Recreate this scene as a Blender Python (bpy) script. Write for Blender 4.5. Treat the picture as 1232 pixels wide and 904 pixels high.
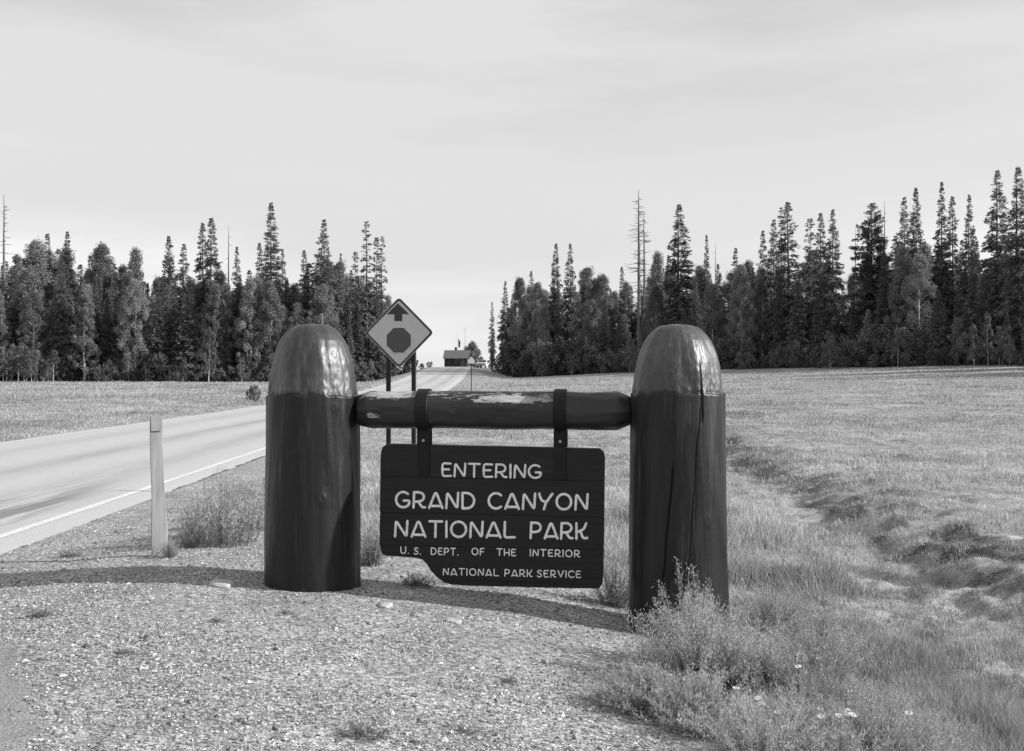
import bpy, math, random
import numpy as np
from mathutils import Vector

for o in list(bpy.data.objects):
    bpy.data.objects.remove(o)
scene = bpy.context.scene
COL = scene.collection
R = math.radians
rng = np.random.default_rng(7)
random.seed(7)

# ------------------------------------------------------------------ camera
F = 1400.0            # focal length in photo pixels (photo 1232 x 904)
EYE = 1.6
cam_d = bpy.data.cameras.new("camera")
cam_d.sensor_width = 36.0
cam_d.lens = F / 1232 * 36.0
cam_d.clip_start = 0.1
cam_d.clip_end = 5000
cam = bpy.data.objects.new("camera", cam_d)
cam.location = (0, 0, EYE)
cam.rotation_euler = (R(90), 0, 0)
COL.objects.link(cam)
scene.camera = cam

# ------------------------------------------------------------------ light
SUN_EL, SUN_AZ = 27.0, 8.0      # azimuth: degrees from +X towards the camera side (-Y)
sd = Vector((math.cos(R(SUN_EL)) * math.cos(R(SUN_AZ)), -math.cos(R(SUN_EL)) * math.sin(R(SUN_AZ)), math.sin(R(SUN_EL))))
sun_d = bpy.data.lights.new("sun", 'SUN')
sun_d.energy = 4.0
sun_d.angle = R(0.6)
sun_d.color = (1, 1, 1)          # black and white photograph
sun = bpy.data.objects.new("sun", sun_d)
sun.rotation_euler = sd.to_track_quat('Z', 'Y').to_euler()
sun.location = sd * 60
COL.objects.link(sun)

world = bpy.data.worlds.new("World")
scene.world = world
world.use_nodes = True
nt = world.node_tree
for n in list(nt.nodes):
    nt.nodes.remove(n)
out = nt.nodes.new('ShaderNodeOutputWorld')
bg = nt.nodes.new('ShaderNodeBackground')
bg.inputs['Strength'].default_value = 0.12
sky = nt.nodes.new('ShaderNodeTexSky')
sky.sky_type = 'NISHITA'
sky.sun_disc = False
sky.sun_elevation = R(SUN_EL)
sky.sun_rotation = R(90 + SUN_AZ)
sky.altitude = 2500
sky.air_density = 1.2
sky.dust_density = 2.0
bw = nt.nodes.new('ShaderNodeSeparateColor')      # film sees mostly the blue of the sky
nt.links.new(sky.outputs[0], bw.inputs[0])
fl = nt.nodes.new('ShaderNodeMath'); fl.operation = 'MULTIPLY_ADD'
nt.links.new(bw.outputs[0], fl.inputs[0]); fl.inputs[1].default_value = 0.35
hb = nt.nodes.new('ShaderNodeMath'); hb.operation = 'MULTIPLY'
nt.links.new(bw.outputs[2], hb.inputs[0]); hb.inputs[1].default_value = 0.65
nt.links.new(hb.outputs[0], fl.inputs[2])
# thin high cloud, as a sheet overhead: direction / height
tc = nt.nodes.new('ShaderNodeTexCoord')
mp = nt.nodes.new('ShaderNodeMapping'); mp.inputs['Scale'].default_value = (1.2, 2.0, 7.5)
mp.inputs['Rotation'].default_value = (0, R(5), 0)
nt.links.new(tc.outputs['Generated'], mp.inputs[0])
nz = nt.nodes.new('ShaderNodeTexNoise'); nz.inputs['Scale'].default_value = 1.7
nz.inputs['Detail'].default_value = 6; nz.inputs['Roughness'].default_value = 0.5
nt.links.new(mp.outputs[0], nz.inputs['Vector'])
cr = nt.nodes.new('ShaderNodeMapRange'); cr.interpolation_type = 'SMOOTHSTEP'
cr.inputs[1].default_value = 0.28; cr.inputs[2].default_value = 0.62
cr.inputs[3].default_value = 0.05; cr.inputs[4].default_value = 1.0
nt.links.new(nz.outputs[0], cr.inputs[0])
cmix = nt.nodes.new('ShaderNodeMix'); cmix.data_type = 'FLOAT'
cfac = nt.nodes.new('ShaderNodeMath'); cfac.operation = 'MULTIPLY'; cfac.inputs[1].default_value = 1.0
nt.links.new(cr.outputs[0], cfac.inputs[0])
nt.links.new(cfac.outputs[0], cmix.inputs[0])
nt.links.new(fl.outputs[0], cmix.inputs[2])
cmix.inputs[3].default_value = 4.05
nt.links.new(cmix.outputs[0], bg.inputs['Color'])
nt.links.new(bg.outputs[0], out.inputs[0])

scene.view_settings.view_transform = 'Standard'
scene.view_settings.look = 'None'
scene.view_settings.exposure = 0.65
scene.view_settings.gamma = 1.0
scene.view_settings.use_curve_mapping = False
scene.render.resolution_x, scene.render.resolution_y = 1024, 751


# ------------------------------------------------------------------ helpers
def hash2(ix, iy, s):
    n = (ix.astype(np.int64) * 374761393 + iy.astype(np.int64) * 668265263 + s * 974711) & 0x7fffffff
    n = ((n ^ (n >> 13)) * 1274126177) & 0x7fffffff
    n = n ^ (n >> 16)
    return (n & 0xffff) / 65535.0

def vnoise(x, y, s=0):
    x = np.asarray(x, float); y = np.asarray(y, float)
    ix = np.floor(x); iy = np.floor(y)
    fx = x - ix; fy = y - iy
    fx = fx * fx * (3 - 2 * fx); fy = fy * fy * (3 - 2 * fy)
    a = hash2(ix, iy, s); b = hash2(ix + 1, iy, s); c = hash2(ix, iy + 1, s); d = hash2(ix + 1, iy + 1, s)
    return (a + (b - a) * fx) * (1 - fy) + (c + (d - c) * fx) * fy

def fbm(x, y, s=0, o=4):
    t = 0; a = 0.5; k = 1.0
    for i in range(o):
        t = t + a * (vnoise(np.asarray(x) * k + 17.3 * i, np.asarray(y) * k - 9.1 * i, s + i) - 0.5)
        a *= 0.5; k *= 2.03
    return t * 2

def sstep(a, b, x):
    t = np.clip((np.asarray(x, float) - a) / (b - a), 0, 1)
    return t * t * (3 - 2 * t)

def mesh_np(name, verts, faces, mat=None, smooth=False, tone=None):
    """faces: one (M,k) array or a list of such arrays"""
    me = bpy.data.meshes.new(name)
    verts = np.asarray(verts, np.float32).reshape(-1, 3)
    fl_ = faces if isinstance(faces, list) else [faces]
    fl_ = [np.asarray(f, np.int32) for f in fl_ if len(f)]
    me.vertices.add(len(verts)); me.vertices.foreach_set('co', verts.ravel())
    loops = np.concatenate([f.ravel() for f in fl_])
    sizes = np.concatenate([np.full(len(f), f.shape[1], np.int32) for f in fl_])
    starts = np.concatenate([[0], np.cumsum(sizes)[:-1]]).astype(np.int32)
    me.loops.add(len(loops)); me.loops.foreach_set('vertex_index', loops)
    me.polygons.add(len(sizes)); me.polygons.foreach_set('loop_start', starts)
    me.polygons.foreach_set('loop_total', sizes)
    me.polygons.foreach_set('use_smooth', np.full(len(sizes), bool(smooth)))
    if tone is not None:
        for k, v in (tone.items() if isinstance(tone, dict) else [('tone', tone)]):
            at = me.attributes.new(k, 'FLOAT', 'POINT'); at.data.foreach_set('value', np.asarray(v, np.float32))
    me.update(calc_edges=True)
    me.validate()
    if mat: me.materials.append(mat)
    return me

class MB:
    """collects simple shapes into one mesh"""
    def __init__(s): s.v = []; s.f = {}; s.n = 0
    def add(s, v, faces):
        v = np.asarray(v, float).reshape(-1, 3)
        s.v.append(v)
        for f in faces:
            s.f.setdefault(len(f), []).append([i + s.n for i in f])
        s.n += len(v)
    def box(s, c, size, rz=0, ch=0.0):
        sx, sy, sz = [k / 2 for k in size]
        if ch <= 0:
            p = [(-sx, -sy, -sz), (sx, -sy, -sz), (sx, sy, -sz), (-sx, sy, -sz), (-sx, -sy, sz), (sx, -sy, sz), (sx, sy, sz), (-sx, sy, sz)]
            fs = [(0, 3, 2, 1), (4, 5, 6, 7), (0, 1, 5, 4), (1, 2, 6, 5), (2, 3, 7, 6), (3, 0, 4, 7)]
        else:
            ring = lambda z, i: [(-sx + i, -sy + ch, z), (-sx + ch, -sy + i, z), (sx - ch, -sy + i, z), (sx - i, -sy + ch, z), (sx - i, sy - ch, z), (sx - ch, sy - i, z), (-sx + ch, sy - i, z), (-sx + i, sy - ch, z)]
            def inset(z): return [(x * (sx - ch) / sx, y * (sy - ch) / sy, z) for x, y, _ in ring(z, 0)]
            p = inset(-sz) + ring(-sz + ch, 0) + ring(sz - ch, 0) + inset(sz)
            fs = [tuple(range(7, -1, -1)), tuple(range(24, 32))]
            for k in range(3):
                for i in range(8):
                    j = (i + 1) % 8
                    fs.append((k * 8 + i, k * 8 + j, k * 8 + 8 + j, k * 8 + 8 + i))
        p = np.array(p); ca, sa = math.cos(rz), math.sin(rz)
        q = p.copy(); q[:, 0] = p[:, 0] * ca - p[:, 1] * sa; q[:, 1] = p[:, 0] * sa + p[:, 1] * ca
        s.add(q + np.array(c), fs)
    def tube(s, pts, rad, seg=8, cap=True):
        pts = np.asarray(pts, float); n = len(pts)
        rad = np.broadcast_to(np.asarray(rad, float), (n,))
        tan = np.gradient(pts, axis=0); tan /= np.linalg.norm(tan, axis=1)[:, None] + 1e-9
        ref = np.array([0, 0, 1.0]) if abs(tan[:, 2]).mean() < 0.8 else np.array([1.0, 0, 0])
        u = np.cross(tan, ref); u /= np.linalg.norm(u, axis=1)[:, None] + 1e-9
        w = np.cross(tan, u)
        a = np.arange(seg) / seg * 2 * np.pi
        v = pts[:, None] + rad[:, None, None] * (np.cos(a)[None, :, None] * u[:, None] + np.sin(a)[None, :, None] * w[:, None])
        fs = []
        for k in range(n - 1):
            for i in range(seg):
                j = (i + 1) % seg
                fs.append((k * seg + i, k * seg + j, (k + 1) * seg + j, (k + 1) * seg + i))
        if cap:
            fs.append(tuple(range(seg - 1, -1, -1))); fs.append(tuple((n - 1) * seg + i for i in range(seg)))
        s.add(v.reshape(-1, 3), fs)
    def prism(s, poly, y0, y1):
        """polygon in x,z extruded along y"""
        n = len(poly)
        v = [(x, y0, z) for x, z in poly] + [(x, y1, z) for x, z in poly]
        fs = [tuple(range(n)), tuple(range(2 * n - 1, n - 1, -1))]
        for i in range(n):
            j = (i + 1) % n
            fs.append((i, i + n, j + n, j))
        s.add(v, fs)
    def mesh(s, name, mat, smooth=False):
        v = np.concatenate(s.v)
        me = mesh_np(name, v, [np.array(f) for f in s.f.values()], mat, smooth)
        import bmesh
        b = bmesh.new(); b.from_mesh(me)
        bmesh.ops.recalc_face_normals(b, faces=b.faces); b.to_mesh(me); b.free()
        return me

def link(name, me, parent=None, loc=(0, 0, 0)):
    o = bpy.data.objects.new(name, me); o.location = loc; COL.objects.link(o)
    if parent: o.parent = parent
    return o
def tag(o, label=None, cat=None, group=None, kind=None):
    if label: o['label'] = label
    if cat: o['category'] = cat
    if group: o['group'] = group
    if kind: o['kind'] = kind
    return o
def thing(name, label, cat, loc=(0, 0, 0), rz=0, group=None, scale=None):
    o = bpy.data.objects.new(name, None); o.empty_display_size = 0.2
    o.location = loc; o.rotation_euler = (0, 0, rz)
    if scale is not None: o.scale = scale
    COL.objects.link(o)
    return tag(o, label, cat, group)
def bevel(o, w, seg=2, ang=40):
    m = o.modifiers.new('bevel', 'BEVEL'); m.width = w; m.segments = seg; m.limit_method = 'ANGLE'; m.angle_limit = R(ang)
    return o

# --- materials (grey only: the photograph is black and white film)
def g(v): return (v, v, v, 1)
def nodes(name):
    m = bpy.data.materials.new(name); m.use_nodes = True
    t = m.node_tree; b = t.nodes['Principled BSDF']
    return m, t, b
def noise_node(t, scale, detail=5, rough=0.55, stretch=None, coord='Object'):
    tc = t.nodes.new('ShaderNodeTexCoord'); src = tc.outputs[coord]
    if stretch:
        mp = t.nodes.new('ShaderNodeMapping'); mp.inputs['Scale'].default_value = stretch
        t.links.new(src, mp.inputs[0]); src = mp.outputs[0]
    n = t.nodes.new('ShaderNodeTexNoise'); n.inputs['Scale'].default_value = scale
    n.inputs['Detail'].default_value = detail; n.inputs['Roughness'].default_value = rough
    t.links.new(src, n.inputs['Vector'])
    return n
def ramp(t, src, stops):
    r = t.nodes.new('ShaderNodeValToRGB')
    while len(r.color_ramp.elements) < len(stops): r.color_ramp.elements.new(0.5)
    for e, (p, v) in zip(r.color_ramp.elements, stops):
        e.position = p; e.color = g(v)
    t.links.new(src, r.inputs[0]); return r
def bump(t, b, src, strength, dist):
    n = t.nodes.new('ShaderNodeBump'); n.inputs['Strength'].default_value = strength; n.inputs['Distance'].default_value = dist
    t.links.new(src, n.inputs['Height']); t.links.new(n.outputs[0], b.inputs['Normal']); return n
def mix(t, fac, a, b):
    m = t.nodes.new('ShaderNodeMix'); m.data_type = 'RGBA'
    t.links.new(fac, m.inputs[0])
    for s, i in ((a, 6), (b, 7)):
        if isinstance(s, (int, float)): m.inputs[i].default_value = g(s)
        else: t.links.new(s, m.inputs[i])
    return m.outputs[2]
def math_(t, op, a, b=None, c=None):
    m = t.nodes.new('ShaderNodeMath'); m.operation = op
    for i, s in enumerate((a, b, c)):
        if s is None: continue
        if isinstance(s, (int, float)): m.inputs[i].default_value = s
        else: t.links.new(s, m.inputs[i])
    return m.outputs[0]
def simple(name, lo, hi, rough=0.7, scale=8, bmp=0.0, bdist=0.01, stretch=None, spec=0.5):
    m, t, b = nodes(name)
    n = noise_node(t, scale, stretch=stretch)
    r = ramp(t, n.outputs[0], [(0.3, lo), (0.7, hi)])
    t.links.new(r.outputs[0], b.inputs['Base Color'])
    b.inputs['Roughness'].default_value = rough
    b.inputs['Specular IOR Level'].default_value = spec
    if bmp: bump(t, b, n.outputs[0], bmp, bdist)
    return m
def attr(t, name):
    a = t.nodes.new('ShaderNodeAttribute'); a.attribute_name = name; return a.outputs['Fac']
def leafy(name, lo, hi, trans=0.25, rough=0.6):
    """leaf-sized faces: each face has its own tone; some light passes through"""
    m, t, b = nodes(name)
    a = attr(t, 'tone')
    oi = t.nodes.new('ShaderNodeObjectInfo')
    v = math_(t, 'MULTIPLY_ADD', a, hi - lo, lo)
    k = math_(t, 'MULTIPLY_ADD', oi.outputs['Random'], 0.65, 0.65)
    v = math_(t, 'MULTIPLY', v, k)
    t.links.new(v, b.inputs['Base Color'])
    b.inputs['Roughness'].default_value = rough
    b.inputs['Specular IOR Level'].default_value = 0.25
    tr = t.nodes.new('ShaderNodeBsdfTranslucent'); t.links.new(v, tr.inputs['Color'])
    mx = t.nodes.new('ShaderNodeMixShader'); mx.inputs[0].default_value = trans
    t.links.new(b.outputs[0], mx.inputs[1]); t.links.new(tr.outputs[0], mx.inputs[2])
    t.links.new(mx.outputs[0], t.nodes['Material Output'].inputs[0])
    return m

# ------------------------------------------------------------------ terrain
def smooth_table(xs, ys, w):
    gx = np.arange(-60, 1000, 1.0); gy = np.interp(gx, xs, ys)
    k = np.hanning(2 * w + 1); k /= k.sum()
    gy = np.convolve(np.pad(gy, w, mode='edge'), k, 'valid')
    return lambda y: np.interp(y, gx, gy)
# the road runs almost straight ahead, bends a little and climbs a rise
road_c = smooth_table([-60, 60, 80, 98, 130, 200, 240, 300, 1000], [-7.95 + 1.54, -7.95 - 1.54, -9.15, -8.95, -9.25, -10.6, -11.0, -12, -20], 12)
road_z = smooth_table([-60, 50, 75, 98, 130, 165, 200, 214, 226, 250, 300, 1000], [0, 0, .1, .34, 1.0, 2.0, 2.95, 3.2, 3.2, 2.7, .5, -8], 6)
RH = 3.65
left_z = smooth_table([-60, 40, 180, 230, 1000], [0, 0, .57, 1.0, 3.0], 10)

def gravel_edge(Y):
    return np.interp(Y, [0, 4, 7.0, 8.6, 9.6, 11, 12.5, 15, 30, 60, 120, 210, 400], [1.0, .9, .9, 1.0, .55, -1.7, -3.1, -3.75, -4.5, -5.2, -4.2, -4.5, -6])
def ditch_x(Y): return 3.25 + .055 * Y

def terrain(X, Y, detail=True):
    X = np.asarray(X, float); Y = np.asarray(Y, float)
    zr = road_z(Y); c = road_c(Y)
    # right-hand side
    near = np.interp(X, [-6, -4.7, -3.4, -1.5, 0, 1.2, 2.3, 4.6, 6.5, 12], [0, .0, .125, .06, -.07, -.24, -.29, -.20, -.06, -.05])
    s = np.clip(.0108 + .00038 * X, .0092, .031)
    yy = np.minimum(Y, 150) + np.maximum(Y - 150, 0) * .3
    far = -.3 + (yy - 12) * s
    wf = sstep(10, 34, Y)
    zright = near * (1 - wf) + far * wf
    xd = ditch_x(Y); d = X - xd + .35 * fbm(Y / 1.6, X / 3, 33, 3)
    dep = np.where(d < 0, np.exp(-(d / 1.15) ** 2), np.exp(-(np.maximum(d - .1, 0) / .62) ** 2))
    zright = zright - .25 * dep * sstep(3, 6, Y) * (1 - sstep(30, 60, Y))
    # left-hand side
    zl = left_z(Y) + .0 * X
    zl = zl + sstep(30, 110, -(X - c)) * sstep(60, 150, Y) * .25
    re = X - (c + RH); le = (c - RH) - X
    br = np.interp(Y, [0, 60, 100, 180, 215, 260], [2.0, 3, 6, 8, 16, 20])
    bl = np.interp(Y, [0, 60, 120, 200, 260], [2.0, 3, 6, 8, 10])
    wr = sstep(0, 1, (re - .15) / br); wl = sstep(0, 1, (le - .1) / bl)
    z = np.where(X > c, zr * (1 - wr) + zright * wr, zr * (1 - wl) + zl * wl)
    z = z - .06 * sstep(.05, -.25, np.maximum(re, le))      # bed under the road sheet
    if detail:
        off = sstep(0, .8, np.maximum(re, le))
        gm = gravel_mask(X, Y)
        z = z + off * ((1 - gm) * (.05 * fbm(X / 2.6, Y / 2.6, 5, 3) + (.045 + .05 * sstep(1.5, 3, X) * (1 - sstep(25, 45, Y))) * fbm(X / .45, Y / .45, 9, 4))
                       + (1 - gm) * .10 * np.exp(-((X - ditch_x(Y) - .7) / 1.3) ** 2) * (1 - sstep(25, 45, Y)) * (fbm(X / .38, Y / .5, 29, 3) + .5 * fbm(X / .14, Y / .17, 30, 3))
                       + gm * (.02 * fbm(X / .9, Y / .9, 13, 3) + .008 * fbm(X / .14, Y / .14, 21, 2)))
        fm = sstep(40, 90, Y)
        z = z + off * fm * .12 * fbm(X / 14, Y / 14, 31, 3)
    return z
def gravel_mask(X, Y):
    n = fbm(np.asarray(X) / .5, np.asarray(Y) / .5, 41, 4)
    e = gravel_edge(Y) - X
    m = sstep(-.25, .25, e + .45 * n)
    return m * (np.asarray(X) > road_c(Y))
def pave_mask(X, Y):
    e = np.interp(Y, [0, 4.9, 6.8, 9.4, 9.9], [-1.6, -2.02, -2.98, -4.15, -4.7])
    return sstep(-.06, .06, e - X + .14 * fbm(np.asarray(X) / .3, np.asarray(Y) / .3, 51, 3)) * (np.asarray(Y) < 10.2) * (np.asarray(X) > road_c(Y))
def bank_mask(X, Y):      # dark sod, plus shade painted into the colour of the ditch's cut bank
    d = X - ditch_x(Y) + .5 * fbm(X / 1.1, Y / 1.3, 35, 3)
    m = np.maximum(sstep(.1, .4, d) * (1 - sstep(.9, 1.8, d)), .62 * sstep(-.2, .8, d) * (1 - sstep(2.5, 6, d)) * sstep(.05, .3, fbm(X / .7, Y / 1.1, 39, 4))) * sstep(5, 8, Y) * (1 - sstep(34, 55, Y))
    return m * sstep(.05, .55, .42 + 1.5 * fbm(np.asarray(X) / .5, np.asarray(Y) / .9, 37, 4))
def gz(x, y): return float(terrain(np.array([x]), np.array([y]))[0])
def at(px, py, D): return (px - 616) * D / F, EYE - (py - 452) * D / F       # pixel -> X, Z at depth D

def axis(lo, a, b, hi, step, grow):
    mid = list(np.arange(a, b + 1e-6, step)); up = []; s = step; x = mid[-1]
    while x < hi: s *= grow; x += s; up.append(x)
    dn = []; s = step; x = a
    while x > lo: s *= grow; x -= s; dn.append(x)
    return np.array(dn[::-1] + mid + up)
xs = axis(-700, -6.0, 6.0, 700, .055, 1.045)
ys = axis(-60, 3.6, 12.5, 950, .055, 1.035)
GX, GY = np.meshgrid(xs, ys)
GZ = terrain(GX, GY)
nx, ny = len(xs), len(ys)
idx = np.arange(nx * ny).reshape(ny, nx)
quads = np.stack([idx[:-1, :-1], idx[:-1, 1:], idx[1:, 1:], idx[1:, :-1]], -1).reshape(-1, 4)

m, t, b = nodes('ground_soil_grass')
ga = attr(t, 'gravel'); pa = attr(t, 'paved')
# gravel: voronoi pebbles of many tones
tcn = t.nodes.new('ShaderNodeTexCoord')
vo = t.nodes.new('ShaderNodeTexVoronoi'); vo.inputs['Scale'].default_value = 55; t.links.new(tcn.outputs['Object'], vo.inputs['Vector'])
sc = t.nodes.new('ShaderNodeSeparateColor'); t.links.new(vo.outputs['Color'], sc.inputs[0])
peb = ramp(t, sc.outputs[0], [(0.0, .12), (0.5, .30), (0.85, .43), (1.0, .60)])
big = noise_node(t, 1.6, 5)
bigr = ramp(t, big.outputs[0], [(0.3, .70), (0.7, 1.1)])
mul = t.nodes.new('ShaderNodeMix'); mul.data_type = 'RGBA'; mul.blend_type = 'MULTIPLY'; mul.inputs[0].default_value = 1
t.links.new(peb.outputs[0], mul.inputs[6]); t.links.new(bigr.outputs[0], mul.inputs[7])
# dry grass ground: mottled, streaked
n1 = noise_node(t, 2.2, 8, .65); n2 = noise_node(t, .3, 6, .6)
n3 = noise_node(t, 9, 4, .7)
g1 = ramp(t, n1.outputs[0], [(0.32, .13), (0.5, .30), (0.72, .45)])
g2 = ramp(t, n2.outputs[0], [(0.36, .72), (0.64, 1.15)])
mul2 = t.nodes.new('ShaderNodeMix'); mul2.data_type = 'RGBA'; mul2.blend_type = 'MULTIPLY'; mul2.inputs[0].default_value = 1
t.links.new(g1.outputs[0], mul2.inputs[6]); t.links.new(g2.outputs[0], mul2.inputs[7])
pv = ramp(t, n3.outputs[0], [(0.3, .19), (0.7, .28)])
gr = mix(t, pa, mul.outputs[2], pv.outputs[0])
colr = mix(t, ga, mul2.outputs[2], gr)
ba = attr(t, 'bank'); sod_shade = ramp(t, math_(t, 'MULTIPLY_ADD', noise_node(t, 24, 4, .7).outputs[0], .6, math_(t, 'MULTIPLY', n1.outputs[0], .4)), [(0.40, .03), (0.62, .22)]); colr = mix(t, ba, colr, sod_shade.outputs[0])
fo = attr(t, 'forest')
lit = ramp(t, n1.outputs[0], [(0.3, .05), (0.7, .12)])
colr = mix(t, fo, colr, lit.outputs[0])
t.links.new(colr, b.inputs['Base Color']); b.inputs['Roughness'].default_value = .95; b.inputs['Specular IOR Level'].default_value = .15
hmix = math_(t, 'MULTIPLY_ADD', math_(t, 'SUBTRACT', 1.0, vo.outputs['Distance']), .35, n3.outputs[0])
bump(t, b, hmix, .7, .02)
M_ground = m

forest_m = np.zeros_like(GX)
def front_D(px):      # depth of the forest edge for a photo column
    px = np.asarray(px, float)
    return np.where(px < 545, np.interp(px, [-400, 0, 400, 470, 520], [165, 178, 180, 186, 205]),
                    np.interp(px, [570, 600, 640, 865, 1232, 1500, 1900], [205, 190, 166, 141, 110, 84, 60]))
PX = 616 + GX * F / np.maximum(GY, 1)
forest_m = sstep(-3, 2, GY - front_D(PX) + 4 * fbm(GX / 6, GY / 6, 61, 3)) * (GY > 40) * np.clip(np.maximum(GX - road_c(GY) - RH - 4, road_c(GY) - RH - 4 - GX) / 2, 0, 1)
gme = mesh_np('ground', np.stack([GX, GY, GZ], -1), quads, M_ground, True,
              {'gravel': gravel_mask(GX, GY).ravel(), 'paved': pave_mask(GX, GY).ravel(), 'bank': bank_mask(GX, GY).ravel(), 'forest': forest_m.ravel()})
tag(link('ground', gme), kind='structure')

# ------------------------------------------------------------------ road
m, t, b = nodes('old_chip_sealed_asphalt')
la = attr(t, 'lat'); al = attr(t, 'along')
fine = noise_node(t, 60, 4, .7, coord='Object'); strk = noise_node(t, .9, 6, .6, stretch=(1.6, .12, 1))
def band(c, w, s):      # soft tyre / oil band at a lateral position
    d = math_(t, 'DIVIDE', math_(t, 'SUBTRACT', la, c), w)
    e = math_(t, 'POWER', 2.718, math_(t, 'MULTIPLY', math_(t, 'MULTIPLY', d, d), -1.0))
    return math_(t, 'MULTIPLY', e, s)
dk = math_(t, 'ADD', math_(t, 'ADD', band(.25, .45, .6), band(-1.9, .5, .35)), band(2.0, .5, .5))
strk2 = noise_node(t, 5, 6, .7, stretch=(2.2, .10, 1)); stm = math_(t, 'MULTIPLY_ADD', strk2.outputs[0], .5, math_(t, 'MULTIPLY', strk.outputs[0], .5)); st = ramp(t, stm, [(0.38, .15), (0.62, 1.0)])
dk = math_(t, 'MULTIPLY', dk, st.outputs[0])
# a darker, streaky stretch in the near lane
nearst = math_(t, 'MULTIPLY', band(2.35, .5, 1.3), math_(t, 'POWER', 2.718, math_(t, 'MULTIPLY', math_(t, 'POWER', math_(t, 'DIVIDE', math_(t, 'SUBTRACT', al, 13.0), 2.9), 2.0), -1.0)))
pst = ramp(t, stm, [(0.44, 0.0), (0.53, 1.0)])
dk = math_(t, 'ADD', dk, math_(t, 'MULTIPLY', nearst, pst.outputs[0]))
basec = ramp(t, fine.outputs[0], [(0.32, .33), (0.68, .54)])
colr = mix(t, math_(t, 'MINIMUM', dk, .85), basec.outputs[0], .15)
t.links.new(colr, b.inputs['Base Color']); b.inputs['Roughness'].default_value = .75; b.inputs['Specular IOR Level'].default_value = .35
bump(t, b, fine.outputs[0], .4, .01)
M_road = m
ry = np.concatenate([np.arange(-40, 4, 2.0), np.arange(4, 30, .06), np.arange(30, 60, .5), np.arange(60, 300, 2.0)])
lat = np.linspace(-RH, RH, 25)
LX, LY = np.meshgrid(lat, ry)
ragged = np.where(np.abs(LX) > RH - .01, .16 * fbm(LY / 1.3, LX, 71, 5) + .06 * fbm(LY / .22, LX, 73, 3), 0)
RX = road_c(LY) + LX + ragged
RZ = road_z(LY) + .025 - .02 * (LX / RH) ** 2 - .012 * (np.abs(LX) > RH - .01)
i2 = np.arange(RX.size).reshape(RX.shape)
rq = np.stack([i2[:-1, :-1], i2[:-1, 1:], i2[1:, 1:], i2[1:, :-1]], -1).reshape(-1, 4)
tag(link('road', mesh_np('road', np.stack([RX, LY, RZ], -1), rq, M_road, True, {'lat': LX.ravel(), 'along': LY.ravel()})), kind='structure')
# painted edge lines
m, t, b = nodes('worn_white_road_paint')
nn = noise_node(t, 30, 6, .7); r_ = ramp(t, nn.outputs[0], [(0.36, .42), (0.56, .68)])
t.links.new(r_.outputs[0], b.inputs['Base Color']); b.inputs['Roughness'].default_value = .7
M_paint = m
def road_line(c, w, y0, y1):
    yy = np.arange(y0, y1, 1.0); v = []
    for k in (-1, -.33, .33, 1):
        l = c + k * w / 2
        v.append(np.stack([road_c(yy) + l + (.03 * fbm(yy / .9, yy * 0 + k, 75, 3) if abs(k) == 1 else 0), yy, road_z(yy) + .025 - .02 * (l / RH) ** 2 + .005], -1))
    v = np.stack(v, 1); n = len(yy)
    q = [[i * 4 + j, i * 4 + j + 1, i * 4 + 5 + j, i * 4 + 4 + j] for i in range(n - 1) for j in range(3)]
    return v.reshape(-1, 3), np.array(q)
v1, q1 = road_line(3.21, .11, -30, 206); v2, q2 = road_line(-3.3, .11, 18, 206)
tag(link('road_marking', mesh_np('road_marking', np.concatenate([v1, v2]), np.concatenate([q1, q2 + len(v1)]), M_paint)), kind='structure')

# ------------------------------------------------------------------ trees
M_bark = simple('dark_conifer_bark', .05, .11, .9, 3, .5, .05, (4, 4, .6))
M_aspbark = simple('pale_aspen_bark', .30, .55, .8, 2.5, .2, .02, (1, 1, 2.5))
M_dead = simple('grey_weathered_dead_wood', .10, .20, .9, 3, .3, .03, (4, 4, .5))
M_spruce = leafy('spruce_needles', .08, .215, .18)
M_pine = leafy('pine_needles', .05, .12, .12)
M_aspen = leafy('aspen_leaves', .15, .32, .35)
M_young = leafy('young_aspen_leaves', .12, .24, .35)
M_shrub = leafy('shrub_leaves', .09, .20, .3)

def tris_at(P, A, B, tone):
    """triangles: root edge centred on P with half-vector B, tip at P+A"""
    n = len(P)
    v = np.stack([P - B, P + B, P + A], 1).reshape(-1, 3)
    f = np.arange(3 * n).reshape(n, 3)
    return v, f, np.repeat(tone, 3)
def quads_at(P, A, B, tone):
    n = len(P)
    v = np.stack([P - A * .5, P + B, P + A * .5, P - B], 1).reshape(-1, 3)
    return v, np.arange(4 * n).reshape(n, 4), np.repeat(tone, 4)
def unit(v): return v / (np.linalg.norm(v, axis=-1, keepdims=True) + 1e-9)

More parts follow.
